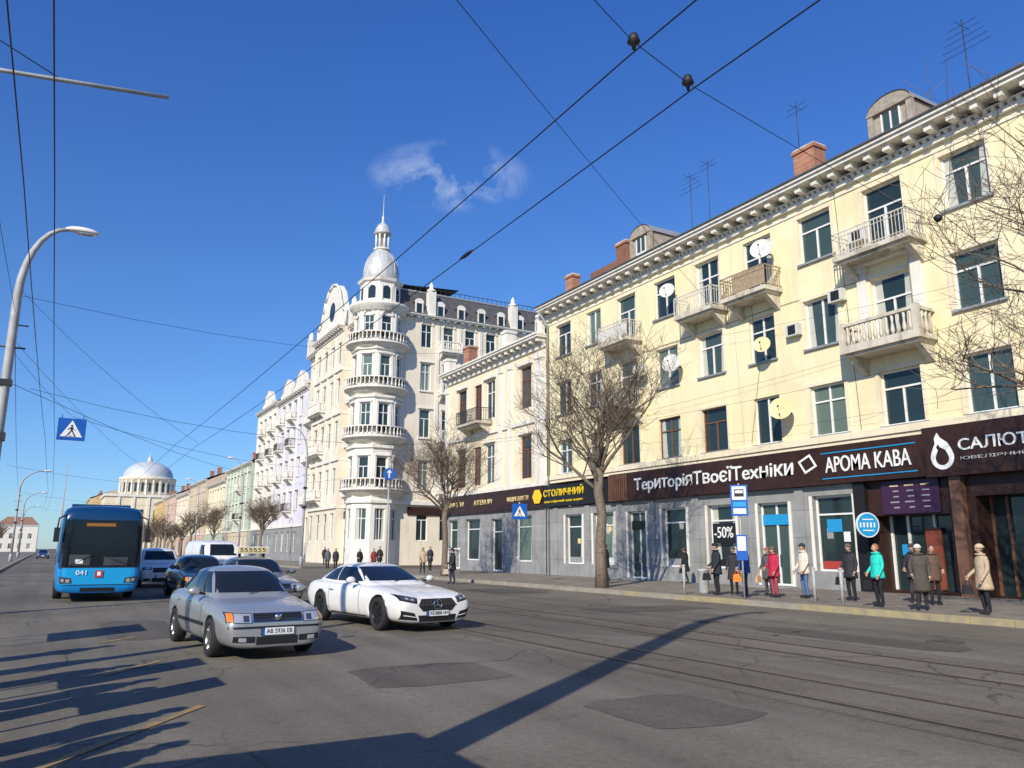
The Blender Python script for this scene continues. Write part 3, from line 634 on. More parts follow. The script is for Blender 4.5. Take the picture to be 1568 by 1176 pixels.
# ------------------------------------------------------------ row buildings beyond
def row_house(name,x,y0,y1,zr,wh,eave,wallm,rf='roof_rust',pitch=3.2,ww=1.2,base='stone_beige',bals=(),gable=False,depth=14,basez=4.6,end=True):
    e=empty(name,(x,(y0+y1)/2,0)); bpy.context.view_layer.update()
    F=Frame(x,0,0,1,-1,0); w=MB(); ops=[]; n=int((y1-y0-1)/pitch); off=((y1-y0)-(n-1)*pitch)/2
    for i in range(n):
        s=y0+off+i*pitch
        for j,z in enumerate(zr):
            hh=wh if j else 2.6
            ops.append((s,z,ww,hh)); window(w,F,s,z,ww,hh,'frame_white','T')
            if j: w.fbox(F,s-ww*.65,s+ww*.65,z+hh/2+.06,z+hh/2+.2,-.02,.14,'trim'); w.fbox(F,s-ww*.6,s+ww*.6,z-hh/2-.13,z-hh/2-.01,-.02,.1,'trim')
            if i in bals and j: balcony(w,F,s,z-wh/2-.1,2.2,1.0,'iron' if j%2 else 'bal','trim')
        if x>20: w.fbox(F,s+pitch/2-.15,s+pitch/2+.15,basez+.2,eave-.4,-.02,.1,'trim' if bals else wallm)
    lo=[o for o in ops if o[1]<basez-.2]; hi=[o for o in ops if o[1]>=basez-.2]
    wall(w,F,y0,y1,.1,basez,lo,base,.25,.04); wall(w,F,y0,y1,basez,eave,hi,wallm,.25)
    w.fbox(F,y0,y1,basez-.1,basez+.15,-.02,.16,'trim'); cornice(w,F,y0,y1,eave-.3,.6,.6,mod=True,step=1.2)
    for yy in (y0+.01,y1-.01): w.poly([(x,yy,.1),(x+depth,yy,.1),(x+depth,yy,eave),(x,yy,eave)],wallm)
    rz=eave+.3; xm=x+depth/2
    w.poly([(x-.6,y0,rz),(x-.6,y1,rz),(xm,y1,rz+3),(xm,y0,rz+3)],rf); w.poly([(x+depth,y0,rz),(x+depth,y1,rz),(xm,y1,rz+3),(xm,y0,rz+3)],rf)
    for yy in (y0,y1): w.poly([(x,yy,rz-.3),(x+depth,yy,rz-.3),(xm,yy,rz+3)],wallm)
    if gable:
        for c in gable:
            gp=[(c-3,eave+.3),(c-3,eave+1.2),(c-2,eave+1.6),(c-1.4,eave+2.6),(c,eave+3.2),(c+1.4,eave+2.6),(c+2,eave+1.6),(c+3,eave+1.2),(c+3,eave+.3)]
            w.poly([F(a,b,.1) for a,b in gp],'wall_white')
            for k in range(len(gp)-1): w.poly([F(*gp[k],.2),F(*gp[k+1],.2),F(*gp[k+1],-.6),F(*gp[k],-.6)],'trim')
    for c in range(2): chimney(w,x+3.5,y0+(y1-y0)*(.3+.4*c),.8,1.0,rz+.5,rz+3.3)
    kid(w,'walls_windows_roof',e); return e
row_house('lavender_apartment_building',FX,101.2,118,[2.6,8,12.4,16.8,20.6],2.5,22.6,'wall_lavender','roof_dark',3.2,1.3,'stone_grey',(1,3),(106,113))
row_house('white_apartment_building',FX+.2,118.2,133,[2.6,8,12.4,16.8,20.6],2.5,23.2,'wall_white','roof_dark',3.2,1.3,'stone_grey',(0,2),(126,))
row_house('green_house',FX,134,156,[2.5,8,13],2.6,15.6,'wall_green','roof_rust',3,1.3,'wall_beige',(2,))
row_house('cream_row_house',FX,156.3,176,[2.5,7.6,12],2.4,14.2,'wall_cream','roof_rust',3,1.3,'wall_green')
row_house('beige_house',FX-.5,176.3,200,[2.5,7.6,12.4],2.4,15.8,'wall_beige','roof_rust',3,1.3,'wall_pink')
row_house('pale_house',FX-.6,200.3,222,[2.5,7.6,12],2.4,14.4,'wall_pale','roof_dark',3,1.3,'wall_pink')
row_house('pink_house',FX-.8,222.3,246,[2.5,7.6,12.2],2.4,15.4,'wall_pink','roof_rust',3,1.3,'wall_beige')
row_house('ochre_house',FX-1.2,246.3,270,[2.5,7.6,12.2],2.4,15.0,'wall_ochre','roof_rust',3,1.3,'wall_beige')
ch=empty('domed_church',(26,292,0)); bpy.context.view_layer.update()
c=MB(); X,Y=25.2,294; q8=.84
c.box(X-13,X+13,Y-12,Y+12,0,18,'wall_cream'); c.box(X-13.4,X+13.4,Y-12.4,Y+12.4,18,18.8,'trim')
for i in range(6):
    q=X-11+i*4.4; c.box(q-.7,q+.7,Y-12.05,Y-12,3,14,'glass_a'); c.box(q+1.6,q+2.4,Y-12.3,Y-12,1,18,'trim')
for i in range(6):
    q=Y-10+i*4.2; c.box(X-13.05,X-13,q-.7,q+.7,3,14,'glass_a')
c.lathe(X,Y,[(10*q8,18.5),(10*q8,24),(10.6*q8,24.2),(10.6*q8,24.9),(9.6*q8,25.1)],40,'wall_cream')
for j in range(24):
    th=2*math.pi*j/24; F=Frame(X+10.02*q8*math.cos(th),Y+10.02*q8*math.sin(th),-math.sin(th),math.cos(th),math.cos(th),math.sin(th)); c.fbox(F,-.4,.4,20,23,-.1,.06,'glass_a'); c.fbox(F,.75,1.25,18.8,24,-.1,.25,'trim')
c.lathe(X,Y,[(9.5*q8,25)]+[(9.3*q8*math.cos(a),25.3+5.4*math.sin(a)) for a in [i*math.pi/2/10 for i in range(10)]]+[(.8,30.8),(.8,31.6),(.4,32.2),(.05,33.6)],40,'dome_metal')
kid(c,'church_body',ch)
row_house('distant_yellow_house',9,312,345,[3,9,14],2.6,18.5,'wall_ochre','roof_rust',3,1.4,'wall_beige')
def cross_house(name,x0,x1,y,h,wm,rm):
    e=empty(name,((x0+x1)/2,y,0)); bpy.context.view_layer.update(); F=Frame(x0,y,1,0,0,-1); w=MB(); L=x1-x0; ops=[]; n=int(L/3.5)
    for i in range(n):
        for z in [2.5+4.2*j for j in range(int(h/4.3))]: ops.append((2+i*3.4,z,1.5,2.2)); window(w,F,2+i*3.4,z,1.5,2.2)
    wall(w,F,0,L,0,h,ops,wm); cornice(w,F,0,L,h-.2,.6,.5,mod=False)
    w.poly([F(-.4,h+.4,.5),F(L+.4,h+.4,.5),F(L-3,h+4,-6),F(3,h+4,-6)],rm); w.poly([(x0,y,0),(x0,y+12,0),(x0,y+12,h),(x0,y,h)],wm); w.poly([(x1,y,0),(x1,y+12,0),(x1,y+12,h),(x1,y,h)],wm)
    w.poly([F(-.4,h+.4,.5),F(3,h+4,-6),F(-.4,h+.4,-12)],rm); w.poly([F(L+.4,h+.4,.5),F(L-3,h+4,-6),F(L+.4,h+.4,-12)],rm)
    kid(w,'walls_windows_roof',e)
cross_house('distant_white_house',-22,-7,400,11,'wall_white','roof_rust')
cross_house('distant_beige_house',2,24,440,17,'wall_beige','roof_rust')
cross_house('distant_cream_house',-60,-24,430,13,'wall_cream','roof_dark')
g=MB()
for a,b in ((0,0),(1.6,0),(.8,1.4)): g.tube([(2.2+a,900+b,0),(2.6+a*.5,900+b*.5,40),(3,900.5,92)],[.28,.22,.15],'mast_paint',4)
for i in range(14): z=6*i+4; q=(1-z/92)*1.0; g.tube([(3-q,900,z),(3+q,900,z+3)],.14,'mast_paint',3)
g.obj('television_mast')
# ------------------------------------------------------------ trees
def grow(mb,p,d,l,r,lv,maxl,rnd,up=.35,kids=(5,5,4,4,3),spread=.75,minr=.006):
    n=3; pts=[p]; q=p.copy(); dd=d.copy()
    for i in range(n):
        dd=(dd+Vector((rnd.uniform(-1,1),rnd.uniform(-1,1),rnd.uniform(-.8,1)))*.2+Vector((0,0,up*.12))).normalized(); q=q+dd*l/n; pts.append(q.copy())
    rs=[max(minr,r*(1-.5*i/n)) for i in range(n+1)]
    mb.tube(pts,rs,'bark' if lv<2 else 'twig',6 if lv<2 else 3,True,lv==0)
    if lv>=maxl: return
    for i in range(kids[min(lv,len(kids)-1)]):
        t=rnd.uniform(.3,1); k=min(n-1,int(t*n)); f=t*n-k; s=pts[k].lerp(pts[k+1],f)
        ax=Vector((rnd.uniform(-1,1),rnd.uniform(-1,1),rnd.uniform(-.5,.5))).normalized()
        nd=(dd*(1-spread*.5)+ax*spread+Vector((0,0,up*.5))).normalized()
        grow(mb,s,nd,l*rnd.uniform(.55,.8),r*.5*rnd.uniform(.7,1),lv+1,maxl,rnd,up,kids,spread,minr)
def street_tree(x,y,h,tr,seed,spread=1.0,z0=.15):
    rnd=random.Random(seed); mb=MB(); th=h*.44
    pts=[Vector((0,0,0))]; 
    for i in range(1,6): pts.append(Vector((rnd.uniform(-.08,.08),rnd.uniform(-.08,.08),th*i/5)))
    mb.tube(pts,[tr*1.35,tr*1.02,tr*.95,tr*.9,tr*.9,tr*.8],'bark',10)
    for i in range(9):
        a=2*math.pi*i/9+rnd.uniform(-.3,.3); el=rnd.uniform(.35,1.4) if i%3 else 1.35
        d=Vector((math.cos(a)*math.cos(el),math.sin(a)*math.cos(el),math.sin(el)))
        grow(mb,pts[-1]-Vector((0,0,rnd.uniform(0,th*.25))),d,h*(.17+.11*math.sin(el))*rnd.uniform(.85,1.15)*spread,tr*.4,0,4,rnd,.32,(5,4,4,4),.78)
    o=mb.obj('bare_street_tree'); o.location=(x,y,z0)
street_tree(19.7,27.0,11.2,.22,3); street_tree(20.0,43,9.4,.18,5); street_tree(19.7,7.6,12,.22,8)
street_tree(20.3,93,8.5,.16,12); street_tree(20.3,125,8.5,.16,13)
mb=MB(); rnd=random.Random(5)
for i in range(34):
    if i<12: x,y=20.5+rnd.uniform(-.5,.5),150+i*11
    else: x,y=rnd.uniform(-45,-9)-(0 if i%2 else 10),rnd.uniform(190,390)
    h=rnd.uniform(8,13); p=Vector((x,y,0)); mb.tube([p,p+Vector((0,0,h*.35))],[.25,.2],'bark',5)
    for j in range(7):
        a=rnd.uniform(0,6.28); grow(mb,p+Vector((0,0,h*.33)),Vector((math.cos(a)*.6,math.sin(a)*.6,1)).normalized(),h*.28,.12,1,3,rnd,.4,(5,5,5,4),.8,.035)
mb.obj('distant_trees')
# ------------------------------------------------------------ poles, lamps, wires
def street_lamp(x,y,h,arm,dx=1,r=.11):
    mb=MB(); mb.lathe(0,0,[(r*1.7,0),(r*1.7,.9),(r*1.3,1.0)],10,'pole_grey')
    pts=[(0,0,.9),(0,0,h*.5),(0,0,h*.8)]+[(dx*arm*(1-math.cos(a))*.9,0,h*.8+h*.2*math.sin(a)) for a in [math.pi/2*i/7 for i in range(1,8)]]
    n=len(pts); mb.tube(pts,[r*(1.15-.75*i/n) for i in range(n)],'pole_grey',8)
    e=pts[-1]; f=lambda p:[p[0],p[1],p[2]*(1.0 if p[2]>0 else .5)]
    mb.ell((e[0]+dx*.35,0,e[2]+.02),(.45,.16,.13),'trim',12,8,f); mb.ell((e[0]+dx*.42,0,e[2]-.03),(.27,.12,.07),'lamp_glass',10,6)
    mb.box(-.16,.16,-.16,.16,h*.42,h*.44,'iron'); mb.box(-.15,.15,-.15,.15,h*.56,h*.575,'iron'); mb.tube([(0,0,h*.72),(.35,0,h*.72)],.02,'iron',4); mb.tube([(-.35,0,h*.66),(.35,0,h*.66)],.025,'iron',4)
    o=mb.obj('street_lamp'); o.location=(x,y,.0); return o
street_lamp(-1.6,24.4,10.5,1.1); street_lamp(-4.2,107,10.5,2.5); street_lamp(-5,150,10.5,2.5); street_lamp(-6.5,200,10.5,2.5)
for x,y in ((19.2,71.5),(19.2,100),(19.2,135),(19.2,175)): street_lamp(x,y,12.5,1.5,-1,.09)
street_lamp(-1.45,3.15,12.6,1.3,1,.21)
mb=MB(); mb.tube([(-2.7,11.3,0),(-2.7,11.3,9)],[.16,.11],'pole_grey',10); mb.tube([(-2.7,11.3,7.6),(.74,11.3,8.0)],.03,'pole_grey',8); mb.tube([(-2.7,11.3,8.8),(-.6,11.3,7.86)],.008,'iron',4); mb.obj('utility_pole')
wi=MB()
def wire(a,b,sag=.3,r=.009,n=10):
    a=Vector(a);b=Vector(b); pts=[]
    for i in range(n+1):
        t=i/n; p=a.lerp(b,t); p.z-=sag*4*t*(1-t); pts.append(p)
    wi.tube(pts,r,'wire',4,True,False)
for x,z in ((4.25,6.25),(5.15,6.25)):
    for y0,y1 in ((-25,5.3),(5.3,38),(38,75),(75,112),(112,150),(150,200),(200,260)): wire((x,y0,z),(x,y1,z),.12,.010)
for x,z in ((-.5,6.3),(-.85,6.3)):
    for y0,y1 in ((-25,11.3),(11.3,40),(40,75),(75,120)): wire((x-(y0>70)*.02*(y0-70),y0,z),(x-(y1>70)*.02*(y1-70),y1,z),.15,.008)
wire((-1.4,-25,7.9),(-1.6,24.4,7.9),.3,.006); wire((-1.6,24.4,7.9),(-4.2,107,7.9),.8,.009)
wire((FX,13,11.2),(5.15,5.4,6.35),.25,.006); wire((5.15,5.4,6.35),(4.25,5.15,6.35),0,.006); wire((4.25,5.15,6.35),(-1.4,3.2,7.6),.15,.005)
wire((FX,26,12),(-1.4,3.2,6.9),.25,.006); wire((FX,4,12),(4.3,-1,7),.3,.006)
wire((FX,44,15.5),(-1.6,24.4,8.4),1.2,.006)
for y in (38,75,112,150): wire((FX,y+(5 if y<60 else 4),9.2),(-1.6-(y>70)*2.5,y,8.2),1.5,.009)
wire((-1.6,24.4,8.6),(5.15,38,6.4),.3,.007); wire((-1.6,24.4,7.2),(4.25,52,6.4),.3,.007); wire((-1.6,24.4,6.0),(FX,96,11),1.5,.008)
wire((-1.6,24.4,6.9),(.1,38,7.15),.1,.007); wire((.1,38,7.15),(19.2,71.5,9),.5,.009)
wire(FM(14,9.6,.1),FM(44,9.3,.5),.5,.006); wire(FM(8,10.6,.3),FM(42,13.9,.6),.7,.006); wire(FM(8,8.5,.3),(20,58,9),1,.006); wire(FM(6,7.2,.4),FM(38,7.6,.4),.6,.005)
for x,y,z in ((4.25,5.15,6.35),(5.15,5.4,6.35)):
    wi.lathe(x,y,[(.015,z+.1),(.04,z+.08),(.065,z),(.025,z-.02),(.015,z-.08)],10,'wire')
wi.ell((5.15,10.5,6.2),(.025,.25,.035),'wire',8,6); wi.ell((15.5,9,8.55),(.09,.09,.08),'wire',8,6)
wi.obj('overhead_wires')
def ped(mb,P,r):
    mb.poly([P(-.8*r,-.62*r,.006),P(.8*r,-.62*r,.006),P(0,.74*r,.006)],'sign_white')
    mb.poly([P(.0+.09*r*math.cos(a),.28*r+.09*r*math.sin(a),.010) for a in [i*math.pi/4 for i in range(8)]],'sign_black')
    for q in ([(-.1,.17),(.12,.17),(.08,-.12),(-.06,-.12)],[(-.06,-.1),(.05,-.1),(-.2,-.52),(-.32,-.52)],[(0,-.1),(.09,-.12),(.3,-.52),(.18,-.52)],[(.1,.15),(.12,.08),(.3,-.08),(.26,-.12)],[(-.1,.15),(-.06,.06),(-.28,-.08),(-.3,-.02)]):
        mb.poly([P(a*r,b*r,.011) for a,b in q],'sign_black')
    for i in range(3): mb.poly([P((-.45+i*.32)*r,-.6*r,.009),P((-.3+i*.32)*r,-.6*r,.009),P((-.26+i*.3)*r,-.53*r,.009),P((-.38+i*.3)*r,-.53*r,.009)],'sign_black')
mb=MB(); mb.box(-.53,.53,-.08,.08,-.46,.46,'sign_blue'); P=lambda s,z,o:(s,-.08-o,z); ped(mb,P,.52); mb.tube([(-.4,0,.46),(-.4,0,.62)],.015,'iron',4); mb.tube([(.4,0,.46),(.4,0,.62)],.015,'iron',4)
o=mb.obj('pedestrian_crossing_sign'); o.location=(.1,38,6.6)
mb=MB(); mb.tube([(0,0,0),(0,0,3.75)],.035,'pole_grey',8); P=lambda s,z,o:(s,-.05-o,3.3+z); mb.box(-.37,.37,-.05,-.035,2.93,3.67,'sign_blue'); ped(mb,P,.36)
o=mb.obj('pedestrian_crossing_sign'); o.location=(19.2,32.9,.15); o.rotation_euler=(0,0,-.25)
mb=MB(); mb.tube([(0,0,0),(0,0,7.4)],.055,'pole_grey',8)
mb.poly([(.43*math.cos(a*math.pi/12),-.07,6.6+.43*math.sin(a*math.pi/12)) for a in range(24)],'sign_blue'); mb.poly([(.43*math.cos(a*math.pi/12),-.055,6.6+.43*math.sin(a*math.pi/12)) for a in range(24)],'sign_back')
mb.box(-.05,.05,-.085,-.075,6.35,6.7,'sign_white'); mb.poly([(-.17,-.08,6.7),(.17,-.08,6.7),(0,-.08,6.92)],'sign_white')
o=mb.obj('direction_arrow_sign'); o.location=(19.6,51.5,.15); o.rotation_euler=(0,0,-.3)
mb=MB(); mb.tube([(0,0,0),(0,0,3.65)],.03,'pole_grey',8); mb.box(-.27,.27,-.06,-.04,2.6,3.6,'sign_blue'); mb.box(-.22,.22,-.066,-.0605,3.12,3.55,'sign_white')
mb.box(-.15,.15,-.072,-.067,3.22,3.46,'sign_black'); mb.box(-.12,.12,-.076,-.073,3.33,3.42,'sign_white'); mb.box(-.2,.2,-.066,-.0605,2.9,3.05,'sign_cyan'); mb.box(-.2,.2,-.066,-.0605,2.67,2.84,'sign_white'); mb.box(-.17,.17,-.05,-.031,1.2,2.0,'sign_blue'); mb.box(-.13,.13,-.056,-.051,1.5,1.95,'sign_white')
o=mb.obj('bus_stop_sign'); o.location=(19.2,18.7,.15); o.rotation_euler=(0,0,-.75)
mb=MB()
for r_,m_,q in ((.46,'sign_white',0),(.42,'sign_cyan',.004)): mb.lathe(0,0,[(.01,-.04-q),(r_,-.04-q),(r_,.04+q),(.01,.04+q)],24,m_,0,False)
for s_ in (-1,1):
    for a,b in ((-.34,-.28),(-.2,-.14),(-.06,.0),(.08,.14),(.22,.28)): mb.box(a,b,-.09,.09,s_*.05-.004,s_*.05+.004,'sign_white')
    for yy in (.2,-.2): mb.box(-.22,.22,yy-.02,yy+.02,s_*.05-.004,s_*.05+.004,'sign_white')
o=mb.obj('round_shop_sign'); o.rotation_euler=(math.pi/2,0,-.35); o.location=(26.1,19.1,2.6)
mb=MB(); mb.tube([(0,0,0),(.5,0,0)],.02,'iron',5); o2=mb.obj('bracket',o); bpy.context.view_layer.update(); o2.matrix_world=Matrix.Translation((26.5,19.1,2.6))
for x,y in ((20.3,15.9),(20.2,16.8),(19.3,21.6)):
    mb=MB(); mb.tube([(0,0,0),(0,0,.95)],.05,'pole_grey',8); mb.ell((0,0,.97),(.065,.065,.05),'pole_grey',8,6); o=mb.obj('bollard'); o.location=(x,y,.15)
mb=MB(); mb.lathe(0,0,[(.17,0),(.18,.05),(.2,.75),(.23,.78),(.23,.84),(.1,.86)],12,'pole_grey'); o=mb.obj('litter_bin'); o.location=(20.4,21.8,.15)
mb=MB(); mb.box(-.4,.4,-.06,.06,.3,1.6,'sign_white'); mb.box(-.34,.34,-.07,-.0605,.4,1.5,'sign_back')
for q in(-.37,.37): mb.tube([(q,0,0),(q,0,1.7)],.03,'pole_grey',6)
o=mb.obj('advertising_board'); o.location=(22.5,47,.15); o.rotation_euler=(0,0,-.3)
e=empty('unseen_shadow_shelter',(-1.6,1,.15)); mb=MB()  # added out of view; roof sized to throw the shadow band across the near road
mb.box(-3.0,-.7,-2.5,4.3,2.75,2.85,'pole_grey'); 
for y in (-2.3,0,1.9,4.0): mb.tube([(-2.9,y,.15),(-2.9,y,2.75)],.04,'pole_grey',8)
mb.box(-2.94,-2.9,-2.3,3.9,.5,2.3,'glass_b'); mb.box(-2.8,-2.4,-2,3.4,.58,.64,'wood_grey')
for y in (-1.9,.7,3.2): mb.box(-2.75,-2.45,y-.03,y+.03,.15,.579,'iron')
for y in (-2.4,4.1): mb.tube([(-1.5,y,.15),(-1.5,y,2.75)],.04,'pole_grey',8)
bpy.context.view_layer.update(); kid(mb,'roof_posts_bench',e)
for i,(x,y,h0,h1,l) in enumerate(((-1.5,8.0,1.3,2.5,.7),(-1.55,9.9,1.2,2.6,.8),(-1.7,15.6,1.2,2.5,1.6))):  # boards added beyond the left frame edge to widen the striped shadows
    mb=MB(); mb.box(-.03,.03,0,l,h0,h1,'sign_white'); mb.box(.031,.036,.05,l-.05,h0+.05,h1-.05,'sign_cyan')
    for q in(.05,l-.05): mb.tube([(0,q,0),(0,q,h1)],.03,'pole_grey',6)
    o=mb.obj('unseen_shadow_board'); o.location=(x,y,.15)
# ------------------------------------------------------------ vehicles
def evalmesh(o):
    dg=bpy.context.evaluated_depsgraph_get(); dg.update(); return bpy.data.meshes.new_from_object(o.evaluated_get(dg))
def loftmesh(rings):
    n=len(rings[0]); V=[p for r in rings for p in r]; Fc=[]
    for i in range(len(rings)-1):
        for j in range(n): j2=(j+1)%n; Fc.append((i*n+j,(i+1)*n+j,(i+1)*n+j2,i*n+j2))
    Fc.append(tuple(range(n))); Fc.append(tuple((len(rings)-1)*n+j for j in range(n))[::-1])
    return V,Fc
def subbed(V,Fc,lv,cut=None):
    me=bpy.data.meshes.new('tmp'); me.from_pydata(V,[],Fc)
    bm=bmesh.new(); bm.from_mesh(me); bmesh.ops.recalc_face_normals(bm,faces=bm.faces); bm.to_mesh(me); bm.free()
    o=bpy.data.objects.new('tmp',me); COL.objects.link(o)
    if lv: s=o.modifiers.new('s','SUBSURF'); s.levels=lv; s.render_levels=lv
    co=None
    if cut:
        cb_=MB()
        for (x,y0,y1,z,r) in cut: cb_.tube([(x,y0,z),(x,y1,z)],r,'black_plastic',28,False)
        co=cb_.obj('cut'); 
        bm=bmesh.new(); bm.from_mesh(co.data); bmesh.ops.recalc_face_normals(bm,faces=bm.faces); bm.to_mesh(co.data); bm.free()
        b=o.modifiers.new('b','BOOLEAN'); b.operation='DIFFERENCE'; b.object=co; b.solver='EXACT'
    m=evalmesh(o); bpy.data.objects.remove(o); 
    if co: bpy.data.objects.remove(co)
    return [v.co.copy() for v in m.vertices],[tuple(p.vertices) for p in m.polygons]
def bodyring(st):
    x,zl,zm,zt,zc,wl,wm,wt=st
    h=[(0,zl),(wl*.8,zl),(wl,zl+.07),(wm,zm),(wm*.985,zm+(zt-zm)*.6),(wt,zt),(wt*.72,zt+(zc-zt)*.75),(0,zc)]
    return [(x,y,z) for y,z in h]+[(x,-y,z) for y,z in h[-2:0:-1]]
def cabring(st):
    x,zb,zt,wb,wt=st; hh=zt-zb
    h=[(0,zb),(wb,zb),(wb*.6+wt*.4,zb+hh*.5),(wt,zt-.07*min(1,hh/.4)),(wt*.8,zt),(0,zt+.03)]
    return [(x,y,z) for y,z in h]+[(x,-y,z) for y,z in h[-2:0:-1]]
def patch(mb,bvh,axis,c,mat,n=10,m=5,off=.006):
    D={'x+':((1,0,0)),'x-':((-1,0,0)),'y+':((0,1,0)),'y-':((0,-1,0))}[axis]; D=Vector(D); V=[];ok=[]
    for j in range(m+1):
        for i in range(n+1):
            u,v=i/n,j/m
            a=(c[0][0]*(1-u)+c[1][0]*u)*(1-v)+(c[3][0]*(1-u)+c[2][0]*u)*v; b=(c[0][1]*(1-u)+c[1][1]*u)*(1-v)+(c[3][1]*(1-u)+c[2][1]*u)*v
            o=Vector((0,a,b)) if axis[0]=='x' else Vector((a,0,b))
            o=o+D*9; loc,nr,ix,ds=bvh.ray_cast(o,-D)
            if loc is None: V.append((0,0,0)); ok.append(False); continue
            if nr.dot(D)<0: nr=-nr
            V.append(loc+(nr*.5+D*.5).normalized()*off); ok.append(True)
    Fc=[]
    for j in range(m):
        for i in range(n):
            q=(j*(n+1)+i,j*(n+1)+i+1,(j+1)*(n+1)+i+1,(j+1)*(n+1)+i)
            if all(ok[k] for k in q):
                pts=[Vector(V[k]) for k in q]
                if max((pts[a]-pts[(a+1)%4]).length for a in range(4))<.45: Fc.append(q)
    if Fc: mb.mesh(V,Fc,mat,True)
def wheel(mb,x,y,r,wd,rim,side,spokes=5):
    V=[];Fc=[];n=28; prof=[(r*.66,-wd/2),(r*.93,-wd/2),(r,-wd/2+.03),(r,wd/2-.03),(r*.93,wd/2),(r*.66,wd/2),(r*.64,wd/2-.05)]
    for (q,yy) in prof:
        for j in range(n): t=2*math.pi*j/n; V.append((x+q*math.cos(t),y+side*yy,r+q*math.sin(t)))
    for i in range(len(prof)-1):
        for j in range(n): Fc.append((i*n+j,i*n+(j+1)%n,(i+1)*n+(j+1)%n,(i+1)*n+j))
    mb.mesh(V,Fc,'tyre',True)
    yy=y+side*(wd/2-.05); mb.poly([(x+r*.66*math.cos(2*math.pi*j/n),yy,r+r*.66*math.sin(2*math.pi*j/n)) for j in range(n)],'black_plastic')
    ring=[]
    for rr,oy in ((r*.6,.0),(r*.67,.04)):
        for j in range(n): t=2*math.pi*j/n; ring.append((x+rr*math.cos(t),yy+side*oy,r+rr*math.sin(t)))
    mb.mesh(ring,[(j,(j+1)%n,n+(j+1)%n,n+j) for j in range(n)],rim,True)
    yo=yy+side*.03
    for k in range(spokes):
        t=2*math.pi*k/spokes+.3; ca,sa=math.cos(t),math.sin(t); wv=.055*r/.32*(5/spokes)**.5
        pts=[]
        for rr,ww in ((.03,wv*1.2),(r*.63,wv*.8)):
            pts+= [(x+ca*rr-sa*ww,yo,r+sa*rr+ca*ww),(x+ca*rr+sa*ww,yo,r+sa*rr-ca*ww)]
        mb.poly([pts[0],pts[1],pts[3],pts[2]],rim)
        for a,b in ((0,2),(1,3)): mb.poly([pts[a],pts[b],(pts[b][0],yo-side*.04,pts[b][2]),(pts[a][0],yo-side*.04,pts[a][2])],rim)
    mb.poly([(x+.06*math.cos(j),yo+side*.005,r+.06*math.sin(j)) for j in [i*math.pi/5 for i in range(10)]],rim)
BODY=[(2.33,.24,.45,.56,.58,.54,.62,.56),(2.31,.20,.46,.66,.68,.68,.76,.66),(2.22,.18,.48,.745,.765,.77,.84,.73),(1.9,.18,.52,.80,.845,.82,.875,.78),(1.4,.18,.55,.85,.90,.84,.885,.81),(.85,.18,.56,.91,.955,.85,.89,.84),(0,.18,.57,.94,.97,.85,.89,.85),(-1,.18,.57,.95,.98,.85,.89,.85),(-1.7,.2,.58,.97,1.0,.84,.88,.81),(-2.15,.24,.58,.95,.98,.78,.84,.75),(-2.30,.30,.56,.88,.9,.66,.76,.68),(-2.34,.34,.55,.8,.82,.58,.68,.6)]
